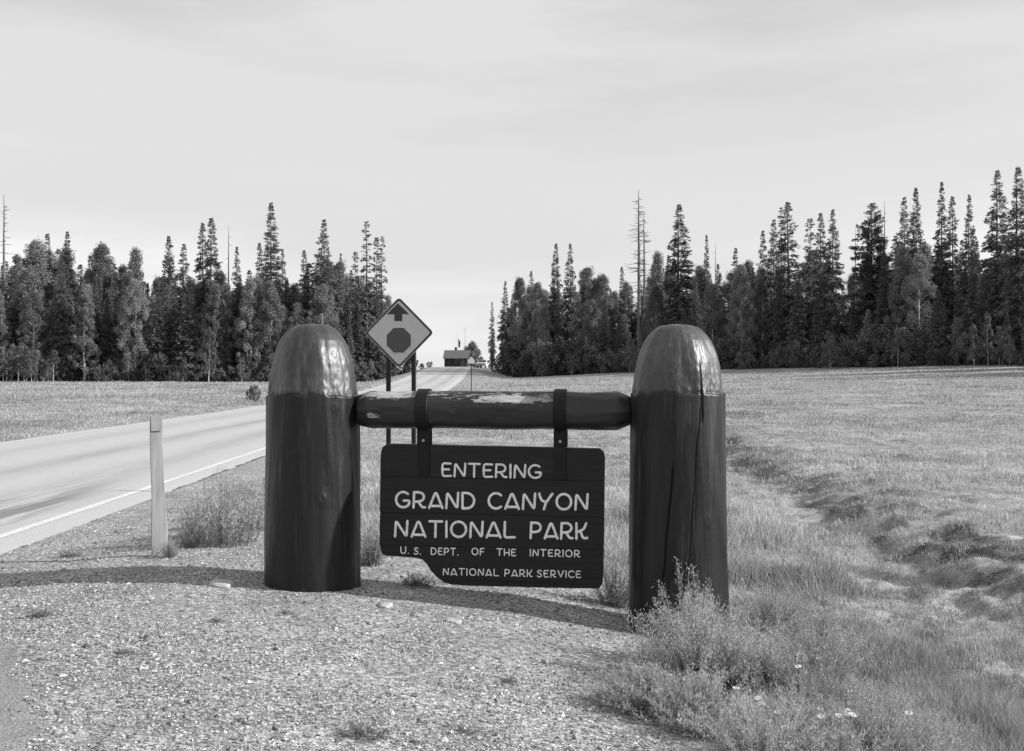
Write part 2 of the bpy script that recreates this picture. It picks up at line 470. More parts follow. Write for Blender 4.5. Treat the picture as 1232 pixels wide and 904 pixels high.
def conifer(seed, H, Rm, bare, whorls, per, droop=-.35, power=.85, top_gap=0., size=.42, nb=18, mat=None, up=.0, irregular=.3):
    r = np.random.default_rng(seed)
    tm = MB()
    zz = np.linspace(-.6, H, 9); wob = np.cumsum(r.normal(0, .03, (9, 2)), 0)
    tm.tube(np.stack([wob[:, 0], wob[:, 1], zz], -1), np.interp(zz, [-.6, 0, H * .6, H], [.36, .27, .09, .015]) * H / 20, 7)
    P0, DIR, LEN, TT = [], [], [], []
    lobes = r.uniform(1 - irregular, 1 + irregular * .6, 8)
    for k in range(whorls):
        tt = (k + r.uniform(-.3, .3)) / whorls; tt = min(max(tt, 0), .995); tt = 1 - (1 - tt) ** 1.3
        z = (bare + (1 - bare) * tt) * H
        if top_gap and .5 < tt < .93 and r.random() < top_gap: continue
        n = max(3, int(per * (1 - .3 * tt)))
        a0 = r.uniform(0, 6.28); wl = r.uniform(.75, 1.15)
        for i in range(n):
            a = a0 + i / n * 6.28 + r.normal(0, .25)
            L = Rm * ((1 - tt) ** power) * r.uniform(.75, 1.15) * lobes[int(a / 6.2832 * 8) % 8] * r.uniform(.65, 1.1) * (.75 + .25 * min(1, tt / .12)) + .14
            dz = droop * (1 - tt) + up * (1 - tt) + .45 * tt * tt + r.normal(0, .17)
            P0.append((0, 0, z + (r.uniform(-1.6, 1.6) if tt < .95 else r.uniform(-.3, .3)) * (1 - bare) * H / whorls)); DIR.append((math.cos(a), math.sin(a), dz)); LEN.append(L); TT.append(tt)
        # sticks
    P0 = np.array(P0); DIR = unit(np.array(DIR)); LEN = np.array(LEN); TT = np.array(TT)
    # a few visible limbs
    for i in r.choice(len(P0), min(26, len(P0)), replace=False):
        tm.tube(np.stack([P0[i], P0[i] + DIR[i] * LEN[i] * .75]), [.05 * H / 20, .015], 4, False)
    N = len(P0)
    cnt = np.maximum(17, (nb * (LEN / Rm) ** .8).astype(int)); rep = np.repeat(np.arange(N), cnt)
    s = r.random(len(rep)) ** .75; s = .12 + .9 * s
    side = unit(np.cross(DIR, [0, 0, 1.0]))
    latw = r.normal(0, 1, len(rep)) * (.05 + .24 * LEN[rep] * (1.05 - s) * .8)
    sag = -.10 * LEN[rep] * s ** 2
    P = P0[rep] + DIR[rep] * (LEN[rep] * s)[:, None] + side[rep] * latw[:, None]
    P[:, 2] += sag - np.abs(r.normal(0, .24, len(rep))) * np.clip(LEN[rep] / 1.2, .25, 1)
    yaw = np.sign(latw) * r.uniform(.2, .9, len(rep))
    d = DIR[rep] * np.cos(yaw)[:, None] + side[rep] * np.sin(yaw)[:, None] + r.normal(0, .22, (len(rep), 3)); d[:, 2] -= .55 * (1 - TT[rep])
    sz = size * r.uniform(.6, 1.25, len(rep)) * (.36 + .64 * np.clip(LEN[rep] / Rm * 1.6, 0, 1)) * (1 - .25 * TT[rep] ** 4)
    A = unit(d) * sz[:, None]
    B = unit(np.cross(A, r.normal(0, 1, A.shape) * .8 + np.array([0, 0, 1.0]))) * (sz * .30)[:, None]
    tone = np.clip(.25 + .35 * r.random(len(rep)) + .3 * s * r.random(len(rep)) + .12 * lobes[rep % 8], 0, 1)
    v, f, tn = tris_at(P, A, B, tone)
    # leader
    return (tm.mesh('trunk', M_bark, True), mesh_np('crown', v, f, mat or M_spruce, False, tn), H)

def broadleaf(seed, H, Rm, bare, clumps, leaves, leaf=.2, mat=None, bark=None, pointy=1.0, stems=1, lean=.3):
    r = np.random.default_rng(seed)
    tm = MB(); C, CR = [], []
    axes = []
    for sN in range(stems):
        bx = r.normal(0, .25 * (stems > 1), 2) * Rm * .8
        zz = np.linspace(-.5, H * .93, 8); w = np.cumsum(r.normal(0, .09, (8, 2)), 0) * H / 15; w -= w[1]
        sp = np.stack([w[:, 0] + bx[0] * (1 + zz / H * 1.2), w[:, 1] + bx[1] * (1 + zz / H * 1.2), zz], -1)
        tm.tube(sp, np.interp(zz, [-.5, 0, H], [.2, .15, .02]) * H / 14 / (1 + .4 * (stems - 1)), 7)
        axes.append(sp)
    for i in range(clumps):
        ax = axes[r.integers(stems)]
        tt = r.random() ** .85
        z = H * (bare + (1 - bare) * tt)
        env = Rm * (math.sin(math.pi * min(.999, (.16 + .84 * tt) ** (.8 * pointy))) ** .7 + .06)
        rad = env * math.sqrt(r.random()) * r.uniform(.7, 1.05); a = r.uniform(0, 6.28)
        cx = np.interp(z, ax[:, 2], ax[:, 0]) + rad * math.cos(a); cy = np.interp(z, ax[:, 2], ax[:, 1]) + rad * math.sin(a)
        C.append((cx, cy, min(z, H * .985))); CR.append(Rm * r.uniform(.12, .30))
        if r.random() < .6:
            zb = z - rad * r.uniform(.7, 1.3) - .2
            zb = max(zb, H * bare * .6)
            p0 = np.array([np.interp(zb, ax[:, 2], ax[:, 0]), np.interp(zb, ax[:, 2], ax[:, 1]), zb])
            tm.tube(np.stack([p0, (p0 + np.array(C[-1])) / 2 + r.normal(0, .1, 3), np.array(C[-1])]), np.array([.035, .022, .01]) * H / 14, 4, False)
    C = np.array(C); CR = np.array(CR); ct = r.uniform(0, 1, clumps)
    rep = np.repeat(np.arange(clumps), leaves)
    d = unit(r.normal(0, 1, (len(rep), 3))) * (r.random(len(rep)) ** .5)[:, None]
    P = C[rep] + d * CR[rep][:, None] * np.array([1, 1, 1.45])
    A = unit(r.normal(0, 1, P.shape)) * (leaf * r.uniform(.7, 1.3, len(rep)))[:, None]
    B = unit(np.cross(A, r.normal(0, 1, P.shape))) * (leaf * .42)
    tone = np.clip(.3 + .25 * r.random(len(rep)) + .4 * ct[rep], 0, 1)
    v, f, tn = quads_at(P, A, B, tone)
    return (tm.mesh('trunk', bark or M_aspbark, True), mesh_np('crown', v, f, mat or M_aspen, False, tn), H)

def snag(seed, H, twigs, L, lean=0.):
    r = np.random.default_rng(seed); tm = MB()
    zz = np.linspace(-.6, H, 10); w = np.cumsum(r.normal(0, .03, (10, 2)), 0)
    tm.tube(np.stack([w[:, 0] + lean * zz, w[:, 1], zz], -1), np.interp(zz, [-.6, 0, H * .7, H], [.30, .24, .13, .03]) * H / 22, 7)
    tb = MB()
    for i in range(twigs):
        z = H * r.uniform(.3, .96); a = r.uniform(0, 6.28); l = L * (1.15 - z / H) * r.uniform(.4, 1.2) + .3
        p = np.array([lean * z + np.interp(z, zz, w[:, 0]), np.interp(z, zz, w[:, 1]), z])
        dr = np.array([math.cos(a), math.sin(a), r.uniform(-.35, .1)])
        q = p + dr * l * .6; e = p + dr * l + np.array([0, 0, r.uniform(-.1, .25) * l])
        tm.tube(np.stack([p, q, e]), [.045, .03, .012], 4, False)
    return (tm.mesh('trunk', M_dead, True), None, H)

SP = [conifer(1, 22, 3.3, .02, 50, 12, nb=64, size=.44), conifer(2, 20, 2.9, .02, 48, 11, irregular=.4, nb=62, size=.42), conifer(3, 24, 2.7, .04, 54, 10, power=.95, nb=62, size=.42),
      conifer(4, 18, 3.7, .02, 42, 13, power=.8, nb=70, size=.46), conifer(5, 22, 3.1, .03, 48, 11, power=.75, irregular=.45, nb=64, size=.44),
      conifer(6, 21, 3.0, .02, 48, 12, power=.9, irregular=.5, nb=64, size=.42), conifer(7, 23, 3.4, .03, 50, 12, power=1.05, irregular=.35, nb=64, size=.44)]
SPIRE = [conifer(11, 24, 2.2, .06, 60, 10, droop=-.55, nb=54, power=.75, irregular=.5, size=.38), conifer(12, 22, 1.8, .08, 56, 9, droop=-.55, top_gap=.08, nb=50, power=.7, irregular=.55, size=.36),
         conifer(13, 23, 2.5, .06, 52, 11, droop=-.5, nb=60, power=.85, irregular=.45, size=.40), conifer(14, 23, 2.0, .1, 58, 9, droop=-.6, nb=52, power=.8, irregular=.55, size=.37)]
SPARSE = [conifer(21, 24, 1.4, .2, 48, 5, nb=13, power=.5, irregular=.6, top_gap=.3, size=.42), conifer(22, 22, 1.2, .3, 44, 4, nb=11, power=.4, irregular=.6, top_gap=.25, size=.42)]
PINE = [conifer(31, 21, 3.6, .15, 34, 11, droop=.1, up=.25, power=.6, nb=110, size=.42, mat=M_pine, irregular=.45)]
ASP = [broadleaf(41, 16, 2.5, .14, 130, 170, .155), broadleaf(42, 15, 2.1, .10, 120, 170, .155, pointy=.75), broadleaf(43, 17, 2.6, .20, 135, 170, .155, pointy=1.0), broadleaf(44, 14, 1.9, .12, 110, 170, .155, pointy=.8)]
YNG = [broadleaf(51, 6, 1.1, .18, 44, 65, .17, M_young), broadleaf(52, 5, 1.2, .15, 44, 65, .17, M_young, stems=2), broadleaf(53, 7, 1.3, .2, 50, 65, .17, M_young, pointy=.8)]
SHR = [broadleaf(61, 3, 1.7, .02, 44, 70, .17, M_shrub, M_bark, stems=4), broadleaf(62, 2.4, 1.5, .02, 40, 70, .17, M_shrub, M_bark, stems=4)]
SNAG = [snag(71, 26, 130, 2.6), snag(72, 22, 14, 1.0), snag(73, 20, 80, 2.0), snag(74, 20, 40, 1.6, .06)]

def put(protos, k, name, px, ytop, D, label, cat, group=None, wf=1.0):
    tr, cr_, H = protos[k % len(protos)]
    X = (px - 616) * D / F
    zg = gz(X, D)
    s = max(.8, (EYE - (ytop - 452) * D / F) - zg) / H
    w = s * wf
    o = thing(name, label, cat, (X, D, zg), random.uniform(0, 6.28), group, (w, w, s))
    link('trunk', tr, o)
    if cr_: link('crown', cr_, o)
    return o

GL = {'s': 'spruces in the wood left of the road', 'a': 'aspens in the wood left of the road'}
GRT = {'s': 'spruces in the wood right of the road', 'a': 'aspens in the wood right of the road'}
# trees that stand out: (kind, variant, px, ytop, extra depth behind the edge, width factor, label)
special = [
    (SNAG, 3, 'dead_tree', 6, 232, 6, 1, 'leaning bare dead tree at the far left edge of the wood'),
    (SPIRE, 2, 'spruce_tree', 57, 281, 16, 1.2, 'left one of two club-topped spruces rising above the far left wood'),
    (SPIRE, 0, 'spruce_tree', 81, 279, 14, 1.0, 'right one of two club-topped spruces rising above the far left wood'),
    (ASP, 0, 'aspen_tree', 44, 292, 9, 1.1, 'rounded aspen crown on the skyline near the left edge'),
    (ASP, 2, 'aspen_tree', 122, 296, 12, 1.1, 'tall dome-shaped aspen on the skyline above the left wood'),
    (ASP, 1, 'aspen_tree', 163, 302, 12, 1.0, 'pointed aspen on the skyline just left of the low gap in the wood'),
    (SP, 0, 'spruce_tree', 203, 284, 12, 1.0, 'full conical spruce just right of the low gap in the left wood'),
    (SP, 1, 'spruce_tree', 221, 293, 16, 1.0, 'smaller conical spruce right beside the full one past the gap'),
    (SPIRE, 1, 'spruce_tree', 244, 268, 14, 1.0, 'shorter of two thin twin spires in the left wood'),
    (SPIRE, 1, 'spruce_tree', 254, 262, 13, 1.15, 'taller of two thin twin spires in the left wood'),
    (SNAG, 1, 'dead_tree', 275, 272, 15, .8, 'bare dead pole on the skyline right of the twin spires'),
    (SP, 2, 'spruce_tree', 285, 297, 14, 1, 'short pointed spruce just right of the bare dead pole'),
    (SPIRE, 1, 'spruce_tree', 312, 292, 15, .9, 'thin ragged spruce left of the tallest left-hand spruce'),
    (SPIRE, 0, 'spruce_tree', 326, 244, 8, 1.15, 'tallest slender spruce in the wood left of the road'),
    (SP, 2, 'spruce_tree', 340, 300, 12, .9, 'narrow dark spruce close right of the tallest left-hand spruce'),
    (SPIRE, 1, 'spruce_tree', 366, 301, 12, 1, 'thin spruce between the tall spruce and the full one above the log post'),
    (SP, 4, 'spruce_tree', 390, 264, 6, .95, 'full tall spruce directly behind the rounded top of the left log post'),
    (SP, 2, 'spruce_tree', 410, 305, 14, .8, 'small spruce tucked right of the full spruce above the left post'),
    (SPARSE, 1, 'spruce_tree', 428, 303, 10, 1, 'ragged half-bare spruce left of the three bare spires'),
    (SPARSE, 0, 'spruce_tree', 441, 267, 5, 1.2, 'tallest of three half-bare spires left of the diamond road sign'),
    (SPARSE, 1, 'spruce_tree', 453, 286, 6, 1, 'middle one of three half-bare spires left of the diamond road sign'),
    (SPARSE, 0, 'spruce_tree', 460, 285, 4, .9, 'rightmost of three half-bare spires left of the diamond road sign'),
    (ASP, 3, 'aspen_tree', 102, 350, -2, 1.3, 'broad pale aspen with a white trunk at the front left wood edge'),
    (ASP, 0, 'aspen_tree', 162, 338, -1, 1.2, 'wide aspen with two pale trunks showing mid-way along the left wood'),
    (SP, 3, 'spruce_tree', 79, 318, 1, .9, 'dense dark spruce behind the young aspens at front left'),
    (SP, 3, 'spruce_tree', 190, 352, -1, .9, 'bushy spruce sweeping to the ground mid-way along the left wood'),
    (ASP, 1, 'aspen_tree', 258, 345, -1, 1.2, 'tall aspen behind the small pale aspen left of the log post'),
    (YNG, 2, 'young_aspen', 251, 395, -6, 1.0, 'small pale aspen standing out front of the left wood by the log post'),
    (ASP, 3, 'aspen_tree', 301, 340, -1, 1.2, 'aspen at the wood edge just left of the left log post'),
    # right
    (SPIRE, 1, 'spruce_tree', 592, 363, 0, .7, 'lone small spruce nearest the road at the right wood'),
    (SP, 1, 'spruce_tree', 608, 338, 2, .85, 'dark spruce at the left end of the right wood'),
    (ASP, 2, 'aspen_tree', 626, 336, 0, 1.0, 'tall aspen with pale trunk at the left end of the right wood'),
    (SPIRE, 1, 'spruce_tree', 639, 326, 6, .9, 'thin spruce top poking above the leftmost right-hand aspens'),
    (ASP, 0, 'aspen_tree', 647, 342, 2, 1.0, 'rounded aspen right of the leftmost tall aspen across the road'),
    (SPIRE, 2, 'spruce_tree', 669, 293, 4, 1.0, 'left one of two pointed spruces left of the rounded aspens'),
    (SPIRE, 2, 'spruce_tree', 686, 293, 8, .9, 'right one of two pointed spruces left of the rounded aspens'),
    (ASP, 2, 'aspen_tree', 705, 324, 4, 1.2, 'broad rounded aspen right of the two pointed spruces'),
    (ASP, 0, 'aspen_tree', 724, 332, 6, 1.1, 'second rounded aspen, between the broad one and the tall bare snag'),
    (SPIRE, 1, 'spruce_tree', 748, 321, 9, .9, 'thin spruce tip left of the tall bare snag'),
    (SNAG, 0, 'dead_tree', 769, 229, 4, 1.2, 'tallest bare dead snag with short twigs above the right log post'),
    (SNAG, 2, 'dead_tree', 774, 255, 6, 1.0, 'shorter bare snag close against the tallest one'),
    (ASP, 1, 'aspen_tree', 791, 306, 4, 1.0, 'aspen right of the tall bare snags'),
    (SP, 2, 'spruce_tree', 804, 307, 8, .9, 'small spruce between the bare snags and the tall tiered spruce'),
    (SPIRE, 2, 'spruce_tree', 817, 246, 3, 1.35, 'tall tiered spruce standing clear above the right log post'),
    (SP, 2, 'spruce_tree', 850, 283, 6, .8, 'pointed spruce right of the tall tiered spruce'),
    (SNAG, 1, 'dead_tree', 861, 293, 9, .7, 'thin dead stick right of the pointed spruce'),
    (SP, 1, 'spruce_tree', 885, 298, 5, .9, 'short spruce tip right of the right log post'),
    (SP, 1, 'spruce_tree', 918, 277, 8, .8, 'leftmost of a rising row of four spruces right of the log post'),
    (SP, 4, 'spruce_tree', 931, 264, 6, .9, 'second of a rising row of four spruces right of the log post'),
    (SPARSE, 0, 'spruce_tree', 940, 250, 8, 1, 'half-bare third of a rising row of four spruces'),
    (SPIRE, 1, 'spruce_tree', 948, 243, 4, 1.3, 'highest and last of a rising row of four spruces'),
    (SPARSE, 1, 'spruce_tree', 974, 263, 6, 1.1, 'ragged narrow spruce between the rising row and the three spires'),
    (SPIRE, 1, 'spruce_tree', 987, 256, 5, 1.0, 'narrow spruce left of the bushy-topped one before the sky gap'),
    (SPIRE, 2, 'spruce_tree', 1002, 252, 4, 1.0, 'bushy-topped spruce just left of the sky gap in the right wood'),
    (SNAG, 1, 'dead_tree', 1029, 274, 8, .6, 'bare dead pole standing in the sky gap of the right wood'),
    (PINE, 0, 'pine_tree', 1050, 244, 2, 1.0, 'broad dark pine with upswept boughs right of the sky gap'),
    (SNAG, 1, 'dead_tree', 1064, 242, 6, .7, 'bare dead pole just right of the broad dark pine'),
    (SP, 4, 'spruce_tree', 1088, 237, 5, .85, 'bushy spruce left of the pointed one right of the pine'),
    (SP, 0, 'spruce_tree', 1102, 226, 4, .8, 'pointed spruce second right of the broad pine'),
    (SP, 2, 'spruce_tree', 1133, 219, 3, .9, 'tall spruce with a clean pointed tip left of the narrow spire'),
    (SPIRE, 1, 'spruce_tree', 1146, 236, 5, .9, 'narrow spire close right of the clean pointed spruce'),
    (SPIRE, 2, 'spruce_tree', 1166, 234, 5, .8, 'separate blunt-topped spruce left of the two tallest at the right edge'),
    (SPIRE, 2, 'spruce_tree', 1200, 205, 3, 1.15, 'left one of the two tallest spruces near the right edge'),
    (SPIRE, 2, 'spruce_tree', 1225, 201, 2, 1.2, 'right one of the two tallest spruces at the right edge'),
    (SP, 3, 'spruce_tree', 1128, 345, -3, .9, 'low broad spruce sweeping to the ground in front of the right wood'),
    (YNG, 2, 'young_aspen', 1189, 376, -4, .8, 'sunlit young aspen, tallest of the pale ones at the right meadow edge'),
    (ASP, 1, 'aspen_tree', 1085, 300, 0, 1.1, 'aspen with a bright white trunk in front of the spruces right of the pine'),
]
for pr, k, nm, px, yt, dd, wf, lab in special:
    put(pr, k, nm, px, yt, float(front_D(px)) + dd + 1.5, lab, {'spruce_tree': 'spruce', 'aspen_tree': 'aspen', 'dead_tree': 'dead tree', 'pine_tree': 'pine', 'young_aspen': 'young aspen'}[nm], None, wf)

skyL = ([-60, 0, 45, 110, 150, 172, 186, 200, 240, 300, 345, 390, 430, 465, 480, 500], [295, 304, 293, 298, 306, 322, 334, 312, 322, 320, 322, 306, 318, 340, 378, 420])
skyR = ([584, 600, 640, 660, 700, 730, 750, 790, 830, 860, 900, 930, 960, 990, 1012, 1030, 1050, 1085, 1120, 1160, 1190, 1232, 1340, 1420], [400, 352, 342, 340, 328, 335, 336, 318, 314, 308, 310, 296, 308, 292, 335, 322, 284, 274, 272, 282, 286, 272, 262, 262])
def fill(p0, p1, sky, rows, side, G):
    for row in range(rows):
        px = p0 + random.uniform(0, 10)
        while px < p1:
            D = float(front_D(px)) + 2 + row * 7.5 + random.uniform(-2.5, 2.5)
            top = float(np.interp(px, *sky))
            base = 452
            fr = [random.uniform(.05, .6), random.uniform(.0, .4), random.uniform(0, .22), random.uniform(0, .14)][min(row, 3)]
            yt = top + (base - top) * fr + 4
            x = random.random()
            if x < (.72 if side == 'right' else .7):
                put(SP, random.randrange(7), 'spruce_tree', px, yt, D, 'ordinary dark spruce packed among its neighbours in the wood %s of the road' % side, 'spruce', G['s'], random.uniform(.85, 1.15) * (1.0 + .25 * fr))
                px += random.uniform(12, 21) * 150 / D
            else:
                put(ASP, random.randrange(4), 'aspen_tree', px, yt, D, 'ordinary leafy aspen packed among its neighbours in the wood %s of the road' % side, 'aspen', G['a'], random.uniform(.9, 1.25) * (1.0 + .3 * fr))
                px += random.uniform(14, 25) * 150 / D
fill(-30, 470, skyL, 4, 'left', GL)
fill(614, 1300, skyR, 4, 'right', GRT)
# further trees past the right border; their shadows reach into the meadow
for k in range(12):
    px = 1290 + k * 30; D = float(front_D(px)) + random.uniform(0, 8)
    put(SP, k, 'spruce_tree', px, 240 - k * 8, D, 'ordinary dark spruce packed among its neighbours in the wood right of the road', 'spruce', GRT['s'], .9)
# the wood thins out towards the rise, left of the road
for px, yt, D, kd in ((474, 395, 190, 's'), (482, 418, 196, 'a'), (490, 412, 200, 's'), (499, 424, 205, 's'), (507, 438, 206, 'a'), (516, 436, 207, 'a')):
    if kd == 's': put(SP, int(px), 'spruce_tree', px, yt, D, 'small spruce on the rise behind the diamond road sign', 'spruce', 'small trees on the rise left of the road')
    else: put(SHR, 1, 'shrub', px, yt, D, 'small bushy tree on the rise beside the crest of the road', 'bush', 'bushes on the rise left of the road')
put([broadleaf(63, 6, 2.6, .06, 70, 110, .26, M_shrub, M_bark, pointy=.9)], 0, 'round_tree', 568, 414, 238, 'dark round-crowned tree beside the entrance cabin at the road crest', 'tree')
# young aspens and shrubs along the edge
for k, px in enumerate((-6, 6, 14, 22, 31, 38, 45, 52, 58, 64)):
    put(YNG, k, 'young_aspen', px, 416 + random.uniform(-3, 12) + (8 if px > 50 else 0), float(front_D(px)) - random.uniform(4, 8), 'young aspen in the pale clump at the far left meadow edge', 'young aspen', 'young aspens at the far left meadow edge', 1.25)
for px, yt in ((155, 428), (176, 436), (220, 436), (292, 432), (118, 440), (205, 445)):
    put(YNG, int(px), 'young_aspen', px, yt, float(front_D(px)) - random.uniform(2, 5), 'scattered young aspen along the foot of the wood left of the road', 'young aspen', 'young aspens along the left wood', 1.1)
for px, yt in ((688, 428), (760, 405), (724, 430), (1070, 385), (1150, 385), (1172, 390), (1204, 395), (1216, 405), (1080, 395), (1120, 385), (1000, 400)):
    put(YNG, int(px), 'young_aspen', px, yt, float(front_D(px)) - random.uniform(1, 5), 'pale young aspen along the foot of the wood right of the road', 'young aspen', 'young aspens along the right wood', 1.0)
px = 624
while px < 1260:
    put(SHR, random.randrange(2), 'shrub', px, random.uniform(408, 432) - (10 if 1030 < px < 1110 else 0), float(front_D(px)) - random.uniform(0, 3), 'low leafy shrub at the foot of the wood right of the road', 'shrub', 'shrubs at the foot of the right wood', random.uniform(.8, 1.2))
    px += random.uniform(13, 24)
px = 70
while px < 470:
    put(SHR, random.randrange(2), 'shrub', px, random.uniform(430, 448), float(front_D(px)) - random.uniform(-2, 2), 'low leafy shrub at the foot of the wood left of the road', 'shrub', 'shrubs at the foot of the left wood', random.uniform(.8, 1.2))
    px += random.uniform(16, 30)
put(SHR, 1, 'shrub', 305, 470, 68, 'small lone shrub across the road at the verge, left of the log post', 'shrub', None, .9)

# ------------------------------------------------------------------ log gateway
m, t, b = nodes('dark_brown_gloss_paint_on_log')
n1 = noise_node(t, 7, 6, .6, (1, 1, .18)); n2 = noise_node(t, 38, 5, .7, (1, 1, .6)); n3 = noise_node(t, 2.2, 5, .6, (1, 1, .5))
wr = attr(t, 'paleness')
c0 = ramp(t, n1.outputs[0], [(0.3, .004), (0.7, .013)])
c1 = ramp(t, n2.outputs[0], [(0.3, .03), (0.62, .09)])
wf_ = math_(t, 'MULTIPLY', wr, 1.0)
colr = mix(t, wf_, c0.outputs[0], c1.outputs[0])
t.links.new(colr, b.inputs['Base Color'])
rr = ramp(t, n3.outputs[0], [(0.3, .30), (0.7, .54)])
t.links.new(rr.outputs[0], b.inputs['Roughness']); t.links.new(math_(t, 'MULTIPLY_ADD', math_(t, 'MINIMUM', math_(t, 'MULTIPLY', wr, 4.0), 1.0), .40, .24), b.inputs['Specular IOR Level'])
hh = math_(t, 'MULTIPLY_ADD', n1.outputs[0], .5, n2.outputs[0])
bump(t, b, hh, .32, .008)
M_post = m

def log_post(cx, cy, r_top, r_bot, z_top, z_cut, z_base, cracks, knots, seed, lean):
    """tall log, bullet-shaped axe-cut head; returns verts relative to (cx,cy,z_base)"""
    nseg, r_ = 420, np.random.default_rng(seed)
    zc = np.concatenate([np.linspace(z_base - .4, z_cut - .003, 150), z_cut + (z_top - z_cut) * (np.sin(np.linspace(.004, np.pi / 2, 70)))])
    a = np.arange(nseg) / nseg * 2 * np.pi
    A, Z = np.meshgrid(a, zc)
    z_cut_w = z_cut + .024 * fbm(np.cos(A) * 3 + seed, np.sin(A) * 3, seed + 5, 5)
    Z = Z + (z_cut_w - z_cut) * np.exp(-((Z - z_cut) / .15) ** 2)
    hh = np.clip((z_cut_w - Z) / (z_cut - z_base), 0, 1.3)
    rad = r_top + (r_bot - r_top) * hh
    u = np.clip((Z - z_cut_w) / (z_top - z_cut_w), 0, 1)
    dome = np.interp(u, [0, .12, .31, .45, .55, .67, .78, .87, .94, .98, 1.0], [.994, .970, .932, .893, .852, .79, .71, .61, .51, .42, .33])
    flat = np.where(u > 0, np.maximum(dome, 0), 1)
    rad = rad * flat
    # axe-cut facets on the head
    fac = .022 * np.abs(((A * 8 / (2 * np.pi) + .3 * fbm(A * 2, Z * 2, seed, 2)) % 1) - .5) * 2
    rad = rad - np.where(u > 0, fac * (1 - u), 0)
    ca, sa = np.cos(A), np.sin(A)
    rad = rad + (u > 0) * (1 - u) * (.013 * fbm(A * 4, Z * 6.0, seed + 2, 4) + .005 * fbm(A * 9, Z * 24, seed + 4, 4))
    rad = rad + .024 * fbm(ca * 1.5 + 3 + seed, Z * .8 + sa * 1.5, seed, 3) + .005 * fbm(ca * 6 + seed, Z * 1.2 + sa * 6, seed + 3, 3)
    for (a0, z0, a1, z1, w, dp) in cracks:
        tt = np.clip((Z - z0) / (z1 - z0), 0, 1)
        ac = a0 + (a1 - a0) * tt + .05 * (fbm(Z * 3, Z * 0 + a0, 5, 3))
        fade = sstep(-.02, .1, (Z - min(z0, z1))) * sstep(-.02, .1, (max(z0, z1) - Z))
        da = (A - ac + np.pi) % (2 * np.pi) - np.pi
        rad = rad - dp * fade * np.exp(-(da * .36 / w) ** 2)
    for (ak, zk, w, hgt) in knots:
        da = (A - ak + np.pi) % (2 * np.pi) - np.pi
        q = np.sqrt((da * .36) ** 2 + ((Z - zk) * .8) ** 2) / w
        rad = rad + hgt * np.exp(-q ** 2) - hgt * .9 * np.exp(-(q * 2.6) ** 2)
    X = rad * ca + lean * (Z - z_base); Y = rad * sa
    v = np.stack([X, Y, Z - z_base], -1).reshape(-1, 3)
    n = len(zc); ix = np.arange(n * nseg).reshape(n, nseg)
    q = np.stack([ix[:-1], np.roll(ix[:-1], -1, 1), np.roll(ix[1:], -1, 1), ix[1:]], -1).reshape(-1, 4)
    paleness = .04 + (.26 + .5 * sstep(-.4, .5, fbm(A * 3, Z * 4, seed + 8, 5))) * sstep(-.01, .05, u - .02 + .05 * fbm(A * 12, Z * 3, seed + 12, 4)) * (u > 0) + .12 * sstep(.15, .5, fbm(A * 6, Z * 2.2, seed + 9, 5))  # paler tone on the cut head, random paler patches elsewhere
    v = np.concatenate([v, [[lean * (z_top - z_base), 0, z_top - z_base + .012]]]); top = len(v) - 1
    tri = np.stack([ix[-1], np.roll(ix[-1], -1), np.full(nseg, top)], -1)
    return v, [q, tri], np.concatenate([paleness.ravel(), [.6]])

YL, YR = 8.66, 8.32
gate = thing('log_gateway', 'massive dark log gateway of two round-topped posts and a crossbeam carrying the hanging sign', 'gateway', (0, 8.5, -.05))
rz_ = gate.location.z
def gate_part(name, v, f, tone, loc):
    o = link(name, mesh_np(name, v, f, M_post, True, {'paleness': tone}), gate)
    o.location = Vector(loc) - gate.location
    return o
# left post: photo edges 330..432 (top) 318..433 (foot)
xl, _ = at(376, 0, YL); xr, _ = at(816, 0, YR)
sL, sR = YL / F, YR / F
zl_top = EYE + (452 - 391.5) * sL; zl_cut = EYE - (476 - 452) * sL
zr_top = EYE + (452 - 392) * sR; zr_cut = EYE - (473 - 452) * sR
FR = -np.pi / 2      # angle facing the camera
v, f, tn = log_post(xl, YL, 55.5 * sL, 57 * sL, zl_top, zl_cut, 0.0, [(FR + .95, .05, FR + .8, .5, .005, .012)], [(FR + .35, .72, .034, .011), (FR + .62, 1.37, .024, .007), (FR - .3, 1.02, .02, .005)], 3, -.0)
lp = gate_part('post', v, f, tn, (xl, YL, 0.0)); lp['label'] = 'left log post, its lower right side in shadow'
v, f, tn = log_post(xr, YR, 57 * sR, 60.5 * sR, zr_top, zr_cut, -.28, [(FR - .55, -.2, FR - .20, 1.02, .0045, .022), (FR + .02, .1, FR + .36, 1.5, .004, .016), (FR - 1.1, .2, FR - .98, 1.3, .010, .02), (FR + .36, 1.25, FR + .42, 1.7, .005, .022), (FR + .2, .5, FR + .26, 1.2, .003, .008)],
                    [(FR + .5, .6, .03, .004)], 8, -.004)
rp = gate_part('post', v, f, tn, (xr, YR, -.28)); rp['label'] = 'right log post with long vertical cracks'

